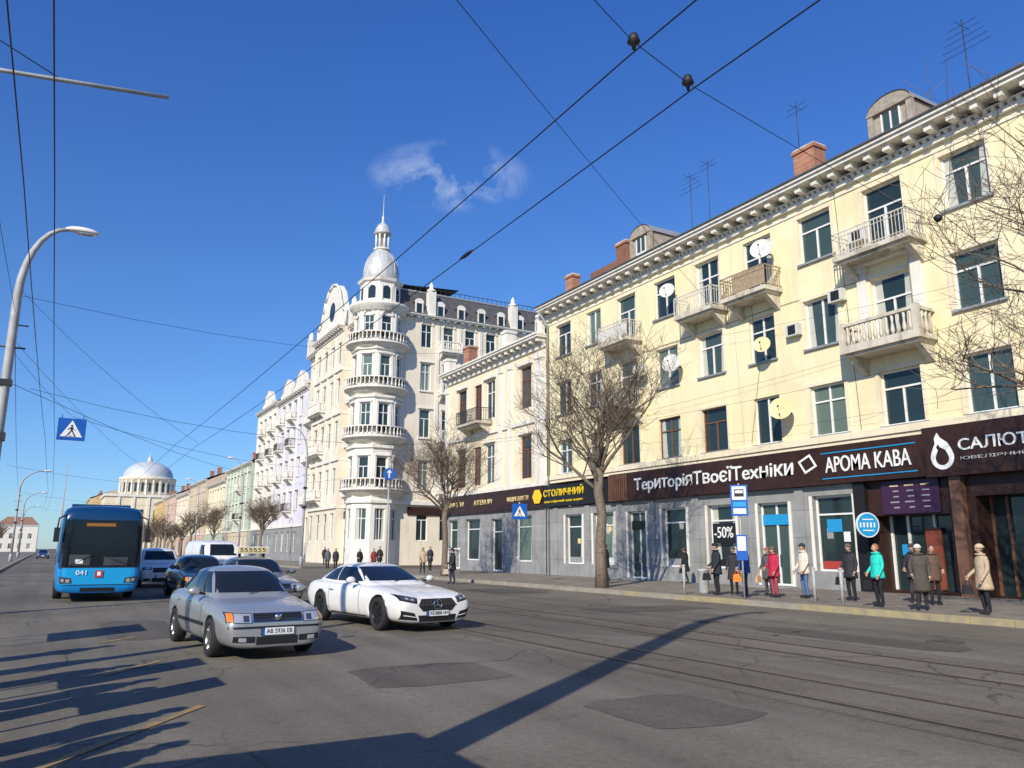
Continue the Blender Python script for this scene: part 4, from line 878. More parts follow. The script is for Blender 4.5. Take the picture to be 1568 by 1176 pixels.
def car(name,loc,heading,paint,kind='sedan',L=4.67,W=1.74,zs=1.,wr=.315,rim='alloy',axf=1.40,axr=-1.30,spokes=5,lv=2,plate='AB 5936 EB',taxi=False,sc=1.0):
    kx=L/4.67; ky=W/1.78; body=[(a*kx,b*zs if b<.3 else b*zs,c*zs,d*zs,e*zs,f*ky,g_*ky,h*ky) for a,b,c,d,e,f,g_,h in BODY]
    axf*=kx; axr*=kx; hw=W/2
    cab={'sedan':[(1.02,.90,.70,.66),(.92,.95,.71,.67),(.40,1.28,.73,.60),(.18,1.39,.74,.585),(-.35,1.44,.75,.59),(-.90,1.41,.74,.58),(-1.18,1.33,.74,.58),(-1.68,1.07,.72,.62),(-1.86,.97,.70,.64)],
     'coupe':[(.80,.92,.72,.68),(.68,.97,.73,.68),(.05,1.27,.75,.60),(-.2,1.35,.76,.575),(-.65,1.385,.77,.575),(-1.05,1.35,.77,.56),(-1.3,1.29,.76,.55),(-1.75,1.11,.73,.56),(-2.05,.99,.68,.58)],
     'suv':[(1.15,1.05,.74,.7),(1.0,1.1,.75,.7),(.6,1.5,.78,.66),(.4,1.62,.79,.65),(-.4,1.68,.79,.66),(-1.6,1.66,.79,.65),(-2.0,1.6,.78,.64),(-2.2,1.1,.75,.66)],
     'van':[(1.75,1.1,.78,.72),(1.6,1.2,.8,.72),(1.2,1.75,.84,.76),(1.0,1.95,.85,.78),(-.4,2.0,.86,.8),(-1.8,2.0,.86,.8),(-2.2,1.97,.86,.8),(-2.3,1.1,.85,.8)]}[kind]
    zb={'sedan':.8,'coupe':.8,'suv':.95,'van':.95}[kind]
    r=wr; cut=[(ax,s*(hw-.3),s*(hw+.2),r,r*1.14) for ax in(axf,axr) for s in(-1,1)]
    V,Fc=loftmesh([bodyring(b) for b in body]); V,Fc=subbed(V,Fc,lv,cut)
    cv,cf=loftmesh([cabring((a*kx,zb,b,c*W/1.74,d*W/1.74)) for a,b,c,d in cab]); cv,cf=subbed(cv,cf,2)
    e=empty(name,(*loc,0.0)); e.rotation_euler=(0,0,heading); e.scale=(sc,sc,sc)
    mb=MB(); mats=[]
    for f in Fc:
        ctr=sum((V[i] for i in f),Vector())/len(f); dk=any(math.hypot(ctr.x-ax,ctr.z-r)<r*1.135 and max(math.hypot(V[i].x-ax,V[i].z-r) for i in f)<r*1.16 for ax in(axf,axr)) and abs(ctr.y)>hw-.35
        mats.append('black_plastic' if dk or ctr.z<.2 else paint)
    mb.mesh(V,Fc,mats,True); mb.mesh(cv,cf,paint,True)
    n0=len(V); bvh=BVHTree.FromPolygons(V+cv,Fc+[tuple(i+n0 for i in f) for f in cf])
    det=MB()
    P=lambda ax,c,m,n=12,k=6,off=.006: patch(det,bvh,ax,c,m,n,k,off)
    S=lambda pts:[(a*kx,b) for a,b in pts]
    wx=W/1.74
    if kind=='sedan':
        P('x+',[(-.64*wx,1.0),(.64*wx,1.0),(.52*wx,1.35),(-.52*wx,1.35)],'car_glass',16,8); P('x-',[(-.58,1.05),(.58,1.05),(.48,1.35),(-.48,1.35)],'car_glass')
        for y in('y+','y-'):
            P(y,S([(.66,.995),(-.33,.985),(-.33,1.355),(.12,1.34)]),'car_glass'); P(y,S([(-.40,.985),(-1.12,.99),(-1.0,1.32),(-.40,1.36)]),'car_glass'); P(y,S([(-1.17,.99),(-1.46,1.01),(-1.18,1.24),(-1.06,1.29)]),'car_glass')
            for a in (.78,-.365,-1.17): P(y,S([(a,.3),(a-.012,.3),(a-.012,.93),(a,.93)]),'black_plastic',1,10,.004)
            P(y,S([(1.0,.47),(-.9,.47),(-.9,.53),(1.0,.53)]),'black_plastic',14,1,.012)
            for a in(-.12,-.98): P(y,S([(a,.80),(a-.2,.80),(a-.2,.835),(a,.835)]),paint,3,1,.035)
        P('x+',[(-.42,.595),(.42,.595),(.40,.735),(-.40,.735)],'chrome' ,8,3,.008); 
        for k_ in range(4): P('x+',[(-.40,.602+k_*.032),(.40,.602+k_*.032),(.39,.628+k_*.032),(-.39,.628+k_*.032)],'black_plastic',8,1,.012)
        for s in(-1,1):
            P('x+',[(s*.425,.58),(s*.80,.60),(s*.785,.75),(s*.425,.735)],'black_plastic',8,4,.007)
            P('x+',[(s*.435,.59),(s*.70,.605),(s*.69,.735),(s*.435,.725)],'lamp_glass',8,4,.011); P('x+',[(s*.71,.605),(s*.79,.62),(s*.775,.735),(s*.70,.735)],'lamp_orange',6,4,.011)
            P('x+',[(s*.47,.61),(s*.56,.61),(s*.56,.70),(s*.47,.70)],'lamp_dark',3,3,.015)
            P('x+',[(s*.36,.285),(s*.70,.30),(s*.70,.39),(s*.36,.38)],'black_plastic',6,2,.008); P('x+',[(s*.50,.30),(s*.62,.31),(s*.62,.37),(s*.50,.36)],'lamp_glass',3,2,.014)
            P('x-',[(s*.45,.62),(s*.74,.62),(s*.74,.80),(s*.45,.82)],'lamp_red',6,4,.01)
        P('x+',[(-.78,.505),(.78,.505),(.78,.535),(-.78,.535)],'black_plastic',16,1,.01); P('x+',[(-.34,.25),(.34,.25),(.34,.375),(-.34,.375)],'black_plastic',6,2,.008)
        det.tube([(L/2-.03,0,.67),(L/2+.005,0,.67)],.06,'chrome',14)
    elif kind=='coupe':
        P('x+',[(-.66*wx,1.0),(.66*wx,1.0),(.50*wx,1.30),(-.50*wx,1.30)],'car_glass',16,8); P('x-',[(-.5,1.03),(.5,1.03),(.42,1.27),(-.42,1.27)],'car_glass')
        for y in('y+','y-'):
            P(y,S([(.46,.985),(-.72,.975),(-.72,1.30),(-.16,1.285)]),'car_glass',14,6); P(y,S([(-.76,.975),(-1.55,1.0),(-1.2,1.225),(-.76,1.295)]),'car_glass',12,6)
            P(y,S([(.62,.3),(.608,.3),(.608,.92),(.62,.92)]),'black_plastic',1,10,.004); P(y,S([(-.86,.3),(-.872,.3),(-.872,.92),(-.86,.92)]),'black_plastic',1,10,.004)
            P(y,S([(.9,.25),(-.8,.25),(-.8,.28),(.9,.28)]),'black_plastic',14,1,.01); P(y,S([(-.6,.76),(-.82,.76),(-.82,.785),(-.6,.785)]),'chrome',3,1,.035)
        P('x+',[(-.36,.43),(.36,.43),(.47,.55),(-.47,.55)],'black_plastic',10,3,.008); P('x+',[(-.47,.55),(.47,.55),(.38,.68),(-.38,.68)],'black_plastic',10,3,.008)
        P('x+',[(-.47,.545),(.47,.545),(.47,.565),(-.47,.565)],'chrome',10,1,.02); 
        for k_ in range(9):
            a=-.36+k_*.09; P('x+',[(a,.45),(a+.012,.45),(a+.012,.66),(a,.66)],'lamp_dark',1,4,.012)
        xf=L/2+.012
        ringp=[(xf,.10*math.cos(t_*math.pi/10),.56+.10*math.sin(t_*math.pi/10)) for t_ in range(21)]; det.tube(ringp,.009,'chrome',5,True,False)
        for k_ in range(3):
            t_=math.pi/2+k_*2*math.pi/3; det.tube([(xf,0,.56),(xf,.1*math.cos(t_),.56+.1*math.sin(t_))],[.02,.006],'chrome',4)
        for s in(-1,1):
            P('x+',[(s*.50,.585),(s*.84,.65),(s*.83,.775),(s*.48,.705)],'black_plastic',8,4,.008); P('x+',[(s*.52,.61),(s*.80,.67),(s*.79,.735),(s*.51,.67)],'lamp_dark',8,3,.012); P('x+',[(s*.57,.645),(s*.64,.655),(s*.64,.69),(s*.57,.68)],'lamp_glass',3,3,.016); P('x+',[(s*.68,.665),(s*.74,.675),(s*.74,.71),(s*.68,.70)],'lamp_glass',3,3,.016); P('x+',[(s*.51,.685),(s*.79,.748),(s*.79,.76),(s*.51,.697)],'lamp_glass',8,1,.018)
            P('x+',[(s*.48,.25),(s*.82,.28),(s*.84,.46),(s*.56,.40)],'black_plastic',8,4,.008); P('x+',[(s*.52,.31),(s*.79,.355),(s*.79,.372),(s*.53,.328)],paint,6,1,.02)
            P('x-',[(s*.4,.66),(s*.78,.66),(s*.78,.78),(s*.4,.8)],'lamp_red',6,3,.01)
        P('x+',[(-.44,.225),(.44,.225),(.47,.35),(-.47,.35)],'black_plastic',8,3,.008); P('x+',[(-.78,.205),(.78,.205),(.78,.222),(-.78,.222)],'chrome',12,1,.02)
    else:
        H=1.62 if kind=='suv' else 1.88; b0=1.16 if kind=='suv' else 1.25
        P('x+',[(-.66,b0),(.66,b0),(.56,H-.08),(-.56,H-.08)],'car_glass',12,6)
        for y in('y+','y-'):
            xs=1.4 if kind=='van' else .75
            if kind=='suv': P(y,S([(xs,b0),(.1,b0),(.1,H-.07),(xs-.35,H-.08)]),'car_glass'); P(y,S([(.02,b0),(-.85,b0),(-.85,H-.07),(.02,H-.07)]),'car_glass'); P(y,S([(-.93,b0),(-1.85,b0),(-1.75,H-.1),(-.93,H-.07)]),'car_glass')
            else: P(y,S([(xs,b0),(.7,b0),(.7,H-.1),(xs-.3,H-.12)]),'car_glass'); P(y,S([(.6,.4),(.585,.4),(.585,1.85),(.6,1.85)]),'black_plastic',1,12,.004); P(y,S([(-.7,.4),(-.715,.4),(-.715,1.85),(-.7,1.85)]),'black_plastic',1,12,.004)
        for s in(-1,1): P('x+',[(s*.42,.66*zs),(s*.78,.66*zs),(s*.76,.76*zs),(s*.42,.75*zs)],'lamp_dark',6,4,.01); P('x+',[(s*.5,.68*zs),(s*.68,.68*zs),(s*.68,.74*zs),(s*.5,.74*zs)],'lamp_glass',6,4,.014); P('x+',[(s*.45,.3),(s*.72,.3),(s*.72,.4),(s*.45,.4)],'black_plastic',4,2,.008)
        P('x+',[(-.38,.56*zs),(.38,.56*zs),(.38,.73*zs),(-.38,.73*zs)],'black_plastic',8,4,.008); P('x+',[(-.4,.26),(.4,.26),(.4,.42),(-.4,.42)],'black_plastic',6,2,.008)
    zp={'sedan':.455,'coupe':.385}.get(kind,.48)
    det.box(L/2-.03,L/2+.022,-.27,.27,zp-.06,zp+.06,'black_plastic'); det.box(L/2+.0,L/2+.027,-.26,.26,zp-.055,zp+.055,'sign_white'); det.box(L/2+.0,L/2+.029,-.26,-.22,zp-.055,zp+.055,'sign_blue')
    xm={'sedan':.62,'coupe':.42,'suv':.8,'van':1.35}[kind]*kx; zm={'sedan':1.0,'coupe':.99}.get(kind,1.2)
    for s in(-1,1):
        det.ell((xm,s*(hw+.09),zm+.03),(.07,.11,.075),paint,10,8); det.ell((xm-.03,s*(hw+.09),zm+.03),(.055,.095,.06),'car_glass',10,8); det.tube([(xm,s*(hw-.1),zm-.03),(xm,s*(hw+.04),zm+.01)],.025,'black_plastic',5)
        for ax in(axf,axr): wheel(det,ax,s*(hw-.11),r,.21,rim,s,spokes)
    if kind in('sedan','coupe'):
        x0=(.93 if kind=='sedan' else .70)*kx
        for s in(-.1,.45): det.tube([(x0+.03,s,.985),(x0-.16,s+.45,1.06)],.008,'black_plastic',4)
    if taxi:
        det.box(-.5,-.25,-.48,.48,1.52,1.72,'sign_white'); det.box(-.249,-.24,-.44,.44,1.54,1.70,'dish_yellow')
        for q in(-.35,.35): det.box(-.42,-.33,q-.03,q+.03,1.42,1.52,'black_plastic')
    bpy.context.view_layer.update()
    mw=e.matrix_world.copy(); mb.obj('body',e,mw); det.obj('windows_lights_wheels',e,mw)
    if plate:
        F=Frame(0,0,0,1,1,0)
        o=textobj(plate,F,.02,zp,L/2+.031,.42,'sign_black',None,'number_plate_text',height=.07,flip=1,ext=.001); m0=o.matrix_world.copy(); o.parent=e; o.matrix_world=mw@m0
    if taxi:
        F=Frame(0,0,0,1,1,0); o=textobj('555555',F,0,1.62,-.235,.75,'sign_black',None,'taxi_sign_text',height=.11,flip=1,ext=.001); m0=o.matrix_world.copy(); o.parent=e; o.matrix_world=mw@m0
    return e
hd=-math.pi/2
car('silver_sedan',(2.93,14.85),hd+.08,'paint_silver','sedan',plate='AB 5936 EB',sc=.94)
car('white_coupe',(6.68,17.75),hd+.13,'paint_white','coupe',5.03,1.9,.98,.35,'alloy_dark',1.44,-1.32,7,plate='KB 8888 HH',sc=.97)
car('dark_sedan',(4.55,30.5),hd+.03,'paint_dark','sedan',plate='AB 1204 CK')
car('taxi_sedan',(5.15,24.3),hd+.05,'paint_grey','sedan',plate=None,taxi=True)
car('white_suv',(4.15,40),hd,'paint_white','suv',4.7,1.85,1.15,.36,plate=None)
car('white_van',(7.6,46),hd+.1,'paint_white','van',4.9,1.95,1.15,.34,plate=None,sc=1.05)
car('blue_hatchback',(-1.5,150),hd,'paint_bluecar','sedan',plate=None,lv=1)
car('grey_hatchback',(3,170),hd,'paint_grey','suv',4.4,1.8,1.1,.33,plate=None,lv=1)
car('dark_parked_car',(16.9,112),hd,'paint_dark','sedan',plate=None,lv=1)
car('grey_parked_car',(16.9,95),hd,'paint_grey','suv',4.4,1.8,1.1,.33,plate=None,lv=1)
def bus(loc,heading,sc=.97):
    e=empty('blue_bus',(*loc,0)); e.rotation_euler=(0,0,heading); e.scale=(sc,sc,sc)
    def ring(x,zl,zt,w):
        h=[(0,zl),(w*.85,zl),(w*.97,zl+.12),(w,1.0),(w,1.9),(w*.97,2.6),(w*.93,zt-.15),(w*.8,zt),(0,zt+.04)]
        return [(x,y,z) for y,z in h]+[(x,-y,z) for y,z in h[-2:0:-1]]
    st=[(6.02,.38,2.66,.98),(5.99,.3,2.82,1.14),(5.88,.27,2.98,1.23),(5.5,.27,3.08,1.27),(4.8,.27,3.1,1.275),(2,.27,3.1,1.275),(-2,.27,3.1,1.275),(-5.5,.27,3.1,1.275),(-5.95,.3,2.98,1.2),(-6,.4,2.8,1.05)]
    V,Fc=loftmesh([ring(*s) for s in st]); V,Fc=subbed(V,Fc,2,[(ax,s*.95,s*1.5,.5,.6) for ax in(3.3,-2.9) for s in(-1,1)])
    mb=MB(); mats=[]
    for f in Fc:
        c=sum((V[i] for i in f),Vector())/len(f)
        mats.append('bus_navy' if c.z>2.7 or (c.x>5.8 and c.z>1.15) else 'bus_blue')
    mb.mesh(V,Fc,mats,True); bvh=BVHTree.FromPolygons(V,Fc); d=MB()
    P=lambda ax,c,m,n=14,k=8,off=.008: patch(d,bvh,ax,c,m,n,k,off)
    P('x+',[(-1.17,1.12),(1.17,1.12),(1.12,2.62),(-1.12,2.62)],'bus_glass',24,14)
    P('x+',[(-.6,2.36),(.6,2.36),(.6,2.56),(-.6,2.56)],'sign_black',8,3,.014); P('x+',[(-.5,2.41),(.35,2.41),(.35,2.51),(-.5,2.51)],'led',4,2,.018)
    P('x+',[(-1.12,.56),(1.12,.56),(1.17,1.08),(-1.17,1.08)],'bus_light',18,6,.006); P('x+',[(-1.1,.3),(1.1,.3),(1.12,.53),(-1.12,.53)],'bus_blue',16,3,.008)
    P('x+',[(-1.12,.535),(1.12,.535),(1.12,.555),(-1.12,.555)],'black_plastic',16,1,.006); P('x+',[(-1.17,1.085),(1.17,1.085),(1.17,1.115),(-1.17,1.115)],'black_plastic',16,1,.009)
    P('x+',[(-.5,.34),(.5,.34),(.5,.46),(-.5,.46)],'sign_black',6,2,.014)
    for y0,y1,z0,z1 in ((-.9,-.3,1.16,1.5),(.1,.8,1.16,1.42)): P('x+',[(y0,z0),(y1,z0),(y1,z1),(y0,z1)],'lamp_dark',4,2,.010)
    for s in(-1,1):
        P('x+',[(s*.74,.6),(s*1.1,.6),(s*1.14,.82),(s*.78,.76)],'lamp_dark',6,4,.012); P('x+',[(s*.82,.63),(s*.93,.63),(s*.93,.73),(s*.82,.73)],'lamp_glass',3,3,.018); P('x+',[(s*.98,.65),(s*1.06,.66),(s*1.06,.74),(s*.98,.73)],'lamp_glass',3,3,.018)
        d.tube([(5.9,s*1.12,2.75),(6.2,s*1.3,2.65),(6.2,s*1.33,2.3)],.025,'black_plastic',5); d.box(6.12,6.24,s*1.33-.08,s*1.33+.08,1.9,2.35,'black_plastic')
    d.box(6.0,6.05,-.12,.12,.78,1.0,'poster_red'); d.box(6.03,6.06,-.05,.05,.84,.96,'letters_white')
    for y in('y+','y-'):
        for a in range(7): x0=5.4-a*1.6; P(y,[(x0,1.15),(x0-1.5,1.15),(x0-1.5,2.5),(x0,2.5)],'car_glass',8,6,.008)
        P(y,[(5.6,2.52),(-5.6,2.52),(-5.6,2.8),(5.6,2.8)],'bus_navy',20,2,.006)
    for s in(-1,1):
        for ax in(3.3,-2.9): wheel(d,ax,s*1.1,.5,.28,'alloy_dark',s,8)
    d.tube([(6.03,-.9,1.15),(6.05,-.2,1.5)],.012,'black_plastic',4); d.tube([(6.03,.9,1.15),(6.05,.1,1.45)],.012,'black_plastic',4)
    d.box(-4.5,3.0,-.95,.95,3.08,3.26,'bus_navy'); 
    d.box(6.03,6.04,-.72,-.5,1.22,1.35,'letters_white')
    bpy.context.view_layer.update(); mw=e.matrix_world.copy(); mb.obj('body',e,mw); d.obj('windows_lights_wheels',e,mw)
    F=Frame(0,0,0,1,1,0); o=textobj('041',F,-.5,.93,6.06,.3,'letters_white',None,'fleet_number_text',height=.14,flip=1,ext=.002); m0=o.matrix_world.copy(); o.parent=e; o.matrix_world=mw@m0
bus((1.3,34.4),hd)
# ------------------------------------------------------------ people
def person(name,x,y,face,h=1.68,coat=(.02,.02,.025),leg=(.02,.02,.03),hem=.75,hat=None,hair=(.05,.03,.02),stride=0,bag=None,armf=.1,z0=.15,woman=False,cap=False):
    k=h/1.74; rnd=random.Random(int(x*100+y*37)); V=[];E=[];Rr=[]
    def v(p,r,par):
        V.append(Vector(p)); Rr.append((r,r)); i=len(V)-1
        if par is not None: E.append((par,i))
        return i
    pel=v((0,0,.95),.125,None); sp=v((0,.0,1.12),.12,pel); chst=v((0,.0,1.32),.14,sp); nb=v((0,0,1.46),.065,chst); nk=v((0,.01,1.53),.052,nb); hd0=v((0,.02,1.6),.06,nk)
    hands=[]
    for s in(-1,1):
        sh_=v((s*.165,0,1.41),.072,chst); f=armf+rnd.uniform(-.05,.15)+(s*stride*.35)
        el=v((s*.235,f*.2-.02,1.13),.056,sh_); fl=rnd.choice([0,.0,.5]) if not bag else (.0 if s<0 else .25)
        wr=v((s*(.235-.12*fl),f*.6+.06+fl*.3,.90+.28*fl),.042,el); hn=v((s*(.23-.16*fl),f*.65+.09+fl*.36,.83+.30*fl),.036,wr); hands.append((V[wr].copy(),V[hn].copy(),s))
        hp=v((s*.085,0,.89),.10,pel); st=s*stride
        kn=v((s*.095,.03+st*.22,.50),.068,hp); an_=v((s*.1,-.02+st*.42,.10+(.03 if st<0 else 0)),.047,kn); to=v((s*.115,.15+st*.42,.045),.042,an_)
    me=bpy.data.meshes.new('p'); me.from_pydata(V,E,[]); o=bpy.data.objects.new('p',me); COL.objects.link(o)
    sk=o.modifiers.new('s','SKIN'); sk.use_smooth_shade=True
    for i,dv in enumerate(me.skin_vertices[0].data): dv.radius=Rr[i]; dv.use_root=(i==0)
    ss=o.modifiers.new('ss','SUBSURF'); ss.levels=1; ss.render_levels=1
    m=evalmesh(o); bpy.data.objects.remove(o)
    mb=MB(); cm=colmat(coat); lm=colmat(leg); hm=colmat(hair); shm=colmat((.012,.012,.012)); vs=[q.co.copy() for q in m.vertices]; mats=[];fs=[]
    for p in m.polygons:
        c=sum((vs[i] for i in p.vertices),Vector())/len(p.vertices); fs.append(tuple(p.vertices))
        mt=cm
        if c.z<.12 : mt=shm
        elif c.z<.93 and abs(c.x)<.2 and not any((c-b).length<.06 for a,b,s in hands): mt=lm
        if c.z>1.5: mt='skin'
        for a,b,s in hands:
            if (c-b).length<.075 and (c-a).dot(b-a)>0.0: mt='skin'
        mats.append(mt)
    mb.mesh(vs,fs,mats,True)
    for a,b,s in hands:
        d=(b-a).normalized(); side=Vector((0,1,0)) if abs(d.y)<.7 else Vector((1,0,0)); side=(side-d*side.dot(d)).normalized(); inn=Vector((-s,0,0))
        for i,(o_,l) in enumerate(((-.027,.07),(-.009,.08),(.009,.075),(.026,.06))):
            p0=b+side*o_; p1=p0+d*l*.6; p2=p1+(d*.7+inn*.6).normalized()*l*.5; mb.tube([p0,p1,p2],[.010,.009,.006],'skin',5)
        p0=b-d*.03+side*.03; mb.tube([p0,p0+(side*.7+d*.7).normalized()*.035,p0+(side*.4+d*.9).normalized()*.06],[.012,.010,.007],'skin',5)
    n=20; secs=[(1.50,.075,.075),(1.465,.12,.095),(1.42,.185,.12),(1.33,.20,.15),(1.2,.195,.155),(1.07,.185 if woman else .195,.15),(.95,.205,.165),(.85,.215,.175)]
    z=.78
    while z>hem: secs.append((z,.215+(.85-z)*.09,.175+(.85-z)*.09)); z-=.1
    secs.append((hem,secs[-1][1]+.006,secs[-1][2]+.006)); secs.append((hem+.01,secs[-1][1]-.03,secs[-1][2]-.03))
    CV=[];CF=[]
    for i,(zz,rx,ry) in enumerate(secs):
        for j in range(n):
            t=2*math.pi*j/n; wv=1+(.035*math.sin(5*t+zz*9+x)+rnd.uniform(-.012,.012))*(1 if zz<1.35 else .2); CV.append((rx*wv*math.cos(t),ry*wv*math.sin(t)+.005,zz))
    for i in range(len(secs)-1):
        for j in range(n): CF.append((i*n+j,i*n+(j+1)%n,(i+1)*n+(j+1)%n,(i+1)*n+j))
    mb.mesh(CV,CF,cm,True)
    mb.tube([(.11*math.cos(t*math.pi/8),.02+.1*math.sin(t*math.pi/8),1.5) for t in range(17)],.03,cm,5)
    def hf(p):
        if p[2]<0: q=1+p[2]*1.9; p=[p[0]*q,p[1]*(1+p[2]*.9),p[2]]
        return p
    hc=Vector((0,.03,1.635)); mb.ell(hc,(.076,.094,.118),'skin',16,12,hf)
    mb.ell(hc+Vector((0,.098,-.012)),(.013,.022,.024),'skin',8,6)
    for s in(-1,1): mb.ell(hc+Vector((s*.077,-.005,-.005)),(.012,.022,.032),'skin',8,6); mb.ell(hc+Vector((s*.03,.083,.012)),(.012,.008,.008),'sign_black',6,4)
    mb.ell(hc+Vector((0,.083,-.052)),(.024,.01,.006),'poster_red',6,4)
    mb.ell(hc+Vector((0,-.016,.022)),(.088,.097,.112),hm,14,10,lambda p:[p[0],min(p[1],.055+max(0,p[2]-.03)),p[2] if woman or p[2]>-.06 else -.06])
    if hat:
        ht=colmat(hat); mb.ell(hc+Vector((0,-.008,.04)),(.098,.112,.1),ht,14,10,lambda p:[p[0],p[1],max(p[2],-.01)])
        if cap: mb.ell(hc+Vector((0,.11,.045)),(.07,.07,.012),ht,10,4)
        else: mb.tube([(hc.x+.1*math.cos(t*math.pi/8),hc.y-.008+.114*math.sin(t*math.pi/8),hc.z+.04) for t in range(17)],.012,ht,5)
    if bag:
        bm_=colmat(bag); a_=[q for q in hands if q[2]>0][0][1]
        c0=a_+Vector((.04,.0,-.28)); 
        mb.box8([(c0.x-.05,c0.y-.15,c0.z-.13),(c0.x+.05,c0.y-.15,c0.z-.13),(c0.x+.05,c0.y+.15,c0.z-.13),(c0.x-.05,c0.y+.15,c0.z-.13),(c0.x-.03,c0.y-.11,c0.z+.11),(c0.x+.03,c0.y-.11,c0.z+.11),(c0.x+.03,c0.y+.11,c0.z+.11),(c0.x-.03,c0.y+.11,c0.z+.11)],bm_)
        mb.tube([c0+Vector((0,-.09,.1)),a_+Vector((0,0,-.03)),c0+Vector((0,.09,.1))],.012,bm_,5)
    o=mb.obj(name); o.location=(x,y,z0); o.rotation_euler=(0,0,face); o.scale=(k,k,k); return o
W_=math.pi/2
blk=(.015,.015,.018)
person('woman_in_black_coat',25.3,28.2,0.2,1.62,blk,blk,.6,hat=None,stride=.5,bag=blk,woman=True)
person('man_in_dark_coat',19.9,20.6,W_-.4,1.74,(.02,.022,.03),blk,.7,hat=blk,bag=(.02,.02,.02))
person('woman_in_dark_coat',20.7,20.6,W_+.5,1.62,(.03,.03,.035),blk,.55,hat=(.1,.08,.07),woman=True)
person('man_in_blue_jacket',19.8,19.2,W_-.6,1.74,(.02,.07,.3),(.02,.02,.05),.78,hat=(.7,.7,.7),bag=(.8,.2,.03))
person('woman_in_grey_coat',21.1,19.4,W_+.2,1.6,(.08,.08,.085),(.05,.05,.05),.6,hat=(.25,.1,.1),woman=True,bag=(.5,.3,.2))
person('woman_in_red_jacket',20.6,18.7,W_-.1,1.62,(.42,.02,.06),(.3,.05,.08),.72,hat=(.12,.09,.05),woman=True)
person('woman_in_beige_jacket',21.1,17.9,W_-.3,1.72,(.6,.52,.42),(.08,.13,.25),.78,hat=(.03,.03,.05),cap=True)
person('man_in_black_jacket',21.4,16.4,W_,1.7,(.025,.025,.03),(.02,.02,.02),.7,hat=(.12,.1,.09),bag=blk)
person('woman_in_turquoise_jacket',19.8,14.3,W_-.3,1.68,(.02,.5,.4),(.012,.012,.015),.8,hair=(.3,.12,.05),woman=True,bag=(.02,.02,.02))
person('person_in_dark_jacket',22.3,14.9,W_+.3,1.7,(.03,.03,.035),blk,.75,hat=(.04,.04,.04))
person('person_in_brown_coat',22.0,14.1,W_+.9,1.66,(.1,.06,.04),blk,.7,hair=(.08,.05,.03))
person('woman_in_taupe_coat',19.7,13.0,W_+.6,1.66,(.07,.06,.05),(.03,.03,.03),.5,hat=(.6,.55,.5),woman=True,bag=(.03,.03,.03),stride=.2)
person('woman_in_cream_coat',19.7,11.35,W_-.5,1.66,(.4,.31,.21),(.02,.02,.02),.62,hat=(.5,.38,.25),woman=True,bag=(.02,.02,.025))
person('man_in_black_coat',16.9,35.4,W_-.2,1.7,(.02,.02,.03),(.02,.02,.04),.7,hat=blk,stride=.2,bag=(.5,.4,.3),z0=0)
person('man_walking',22.2,30.1,W_-1,1.75,(.02,.02,.02),blk,.7,stride=.4)
person('woman_in_tan_coat',20.6,47.6,2.6,1.65,(.4,.3,.2),blk,.7,hat=(.4,.3,.2),woman=True,stride=.4)
for x,y,c in ((20,64,(.03,.03,.04)),(21,61,(.02,.02,.02)),(21.8,60,(.2,.03,.03)),(20.4,67.5,(.1,.1,.12)),(22.5,75.5,(.02,.02,.03)),(20.8,56,(.03,.03,.03)),(23.5,53,(.02,.03,.05))):
    person('pedestrian',x,y,3.0,1.7,c,blk,.7,stride=.4,z0=.15 if not 58.5<y<70 else 0)
for x,y in ((-1.4,6.6),(-1.3,7.4),(-1.45,8.9),(-1.35,9.6),(-1.5,11.1),(-1.65,12.2),(-1.6,13.8),(-1.5,5.8)):  # unseen figures added along the kerb so their shadows fall on the road
    person('unseen_shadow_figure',x,y,-W_+.2,1.82,R.choice([(.03,.03,.04),(.2,.05,.05),(.1,.1,.12)]),blk,.6,hat=(.05,.05,.05))
# ------------------------------------------------------------ sky, sun, camera
az=(-.795,-.606); el=math.radians(31)
sd=Vector((az[0]*math.cos(el),az[1]*math.cos(el),math.sin(el))).normalized()
sun=bpy.data.lights.new('sun','SUN'); sun.energy=5.0; sun.angle=math.radians(.5); sun.color=(1,.925,.78)
so=bpy.data.objects.new('sun',sun); COL.objects.link(so); so.rotation_euler=sd.to_track_quat('Z','Y').to_euler(); so.location=(-40,-30,40)
wd=bpy.data.worlds.new('World'); scene.world=wd; wd.use_nodes=True; nt=wd.node_tree; N=nt.nodes; L=nt.links; bg=N['Background']
sky=N.new('ShaderNodeTexSky'); sky.sky_type='NISHITA'; sky.sun_disc=False; sky.sun_elevation=el; sky.sun_rotation=math.atan2(az[0],az[1]); sky.altitude=200; sky.air_density=1.0; sky.dust_density=.2; sky.ozone_density=3
tc=N.new('ShaderNodeTexCoord')
def dot(v,src=tc.outputs['Generated']):
    n=N.new('ShaderNodeVectorMath'); n.operation='DOT_PRODUCT'; n.inputs[1].default_value=v; L.new(src,n.inputs[0]); return n.outputs['Value']
def mth(op,a,b=None,c=False):
    n=N.new('ShaderNodeMath'); n.operation=op; n.use_clamp=c
    for i,q in enumerate((a,b)):
        if q is None: continue
        if isinstance(q,(int,float)): n.inputs[i].default_value=q
        else: L.new(q,n.inputs[i])
    return n.outputs[0]
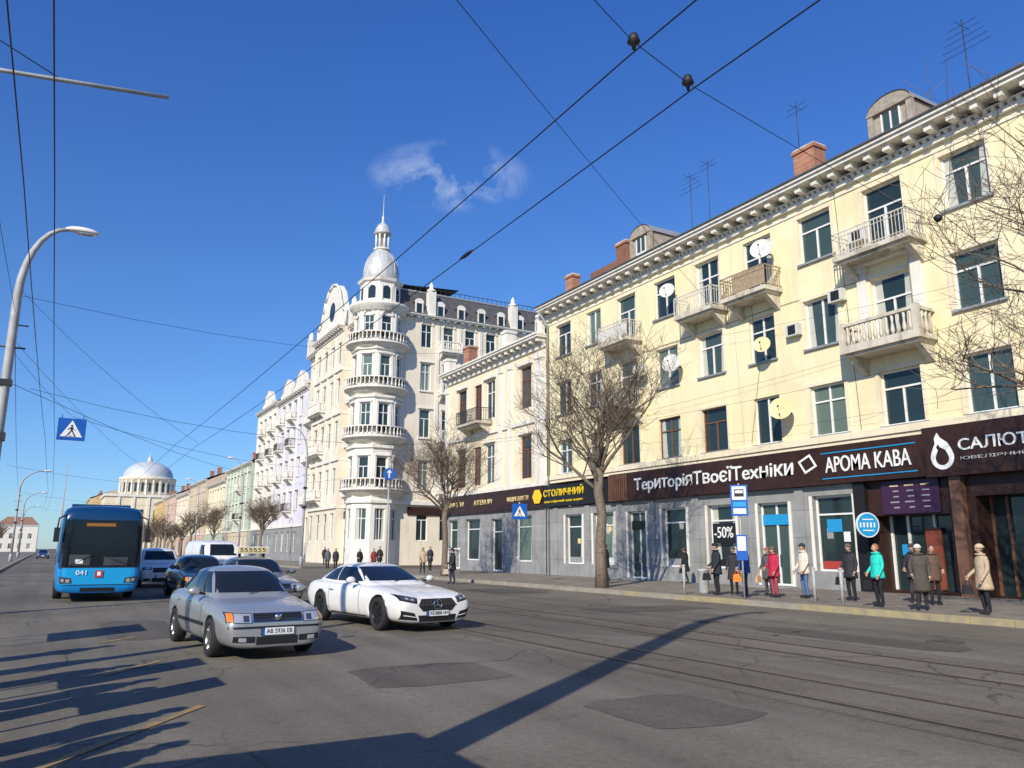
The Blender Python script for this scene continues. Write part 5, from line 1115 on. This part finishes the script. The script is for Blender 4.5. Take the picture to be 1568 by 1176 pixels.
def mixc(f,a,b,bt='MIX'):
    n=N.new('ShaderNodeMixRGB'); n.blend_type=bt
    for i,q in ((0,f),(1,a),(2,b)):
        if isinstance(q,(int,float)): n.inputs[i].default_value=q
        elif isinstance(q,tuple): n.inputs[i].default_value=(*q,1)
        else: L.new(q,n.inputs[i])
    return n.outputs[0]
zz=dot((0,0,1)); t1=mth('DIVIDE',zz,.3,True); t2=mth('DIVIDE',mth('SUBTRACT',zz,.3),.35,True)
tint=mixc(t2,mixc(t1,(.72,1.0,1.38),(.66,1.05,1.58)),(.5,1.02,1.95))
skyc=mixc(1.0,sky.outputs['Color'],tint,'MULTIPLY')
du=mth('DIVIDE',dot((.907,-.42,0)),.105); dv=mth('DIVIDE',dot((-.1886,-.407,.8935)),.045)
dd=mth('ADD',mth('MULTIPLY',du,du),mth('MULTIPLY',dv,dv)); env=mth('SUBTRACT',1,dd,True)
fr=mth('GREATER_THAN',dot((.376,.811,.449)),0)
nz=N.new('ShaderNodeTexNoise'); nz.inputs['Scale'].default_value=17; nz.inputs['Detail'].default_value=9; nz.inputs['Roughness'].default_value=.62; nz.inputs['Distortion'].default_value=.25; L.new(tc.outputs['Generated'],nz.inputs['Vector'])
cl=mth('MULTIPLY',mth('MULTIPLY',mth('MULTIPLY',mth('SUBTRACT',nz.outputs['Fac'],.44,True),4.5,True),env),fr); cl=mth('MULTIPLY',cl,.6,True)
L.new(mixc(cl,skyc,(8,9,10.5)),bg.inputs['Color']); bg.inputs['Strength'].default_value=.095
cam=bpy.data.cameras.new('camera'); co=bpy.data.objects.new('camera',cam); COL.objects.link(co)
yaw=math.radians(29.7); pt=math.radians(11.95); rl=.0035
f=Vector((math.sin(yaw)*math.cos(pt),math.cos(yaw)*math.cos(pt),math.sin(pt))); r_=Vector((math.cos(yaw),-math.sin(yaw),0)); u=r_.cross(f)
r2=r_*math.cos(rl)+u*math.sin(rl); u2=u*math.cos(rl)-r_*math.sin(rl)
mat=Matrix((r2,u2,-f)).transposed().to_4x4(); mat.translation=(0,0,1.65); co.matrix_world=mat
cam.sensor_width=36; cam.lens=27.55; cam.clip_end=3000; cam.clip_start=.05; scene.camera=co
scene.view_settings.view_transform='Standard'; scene.view_settings.look='None'; scene.view_settings.exposure=0
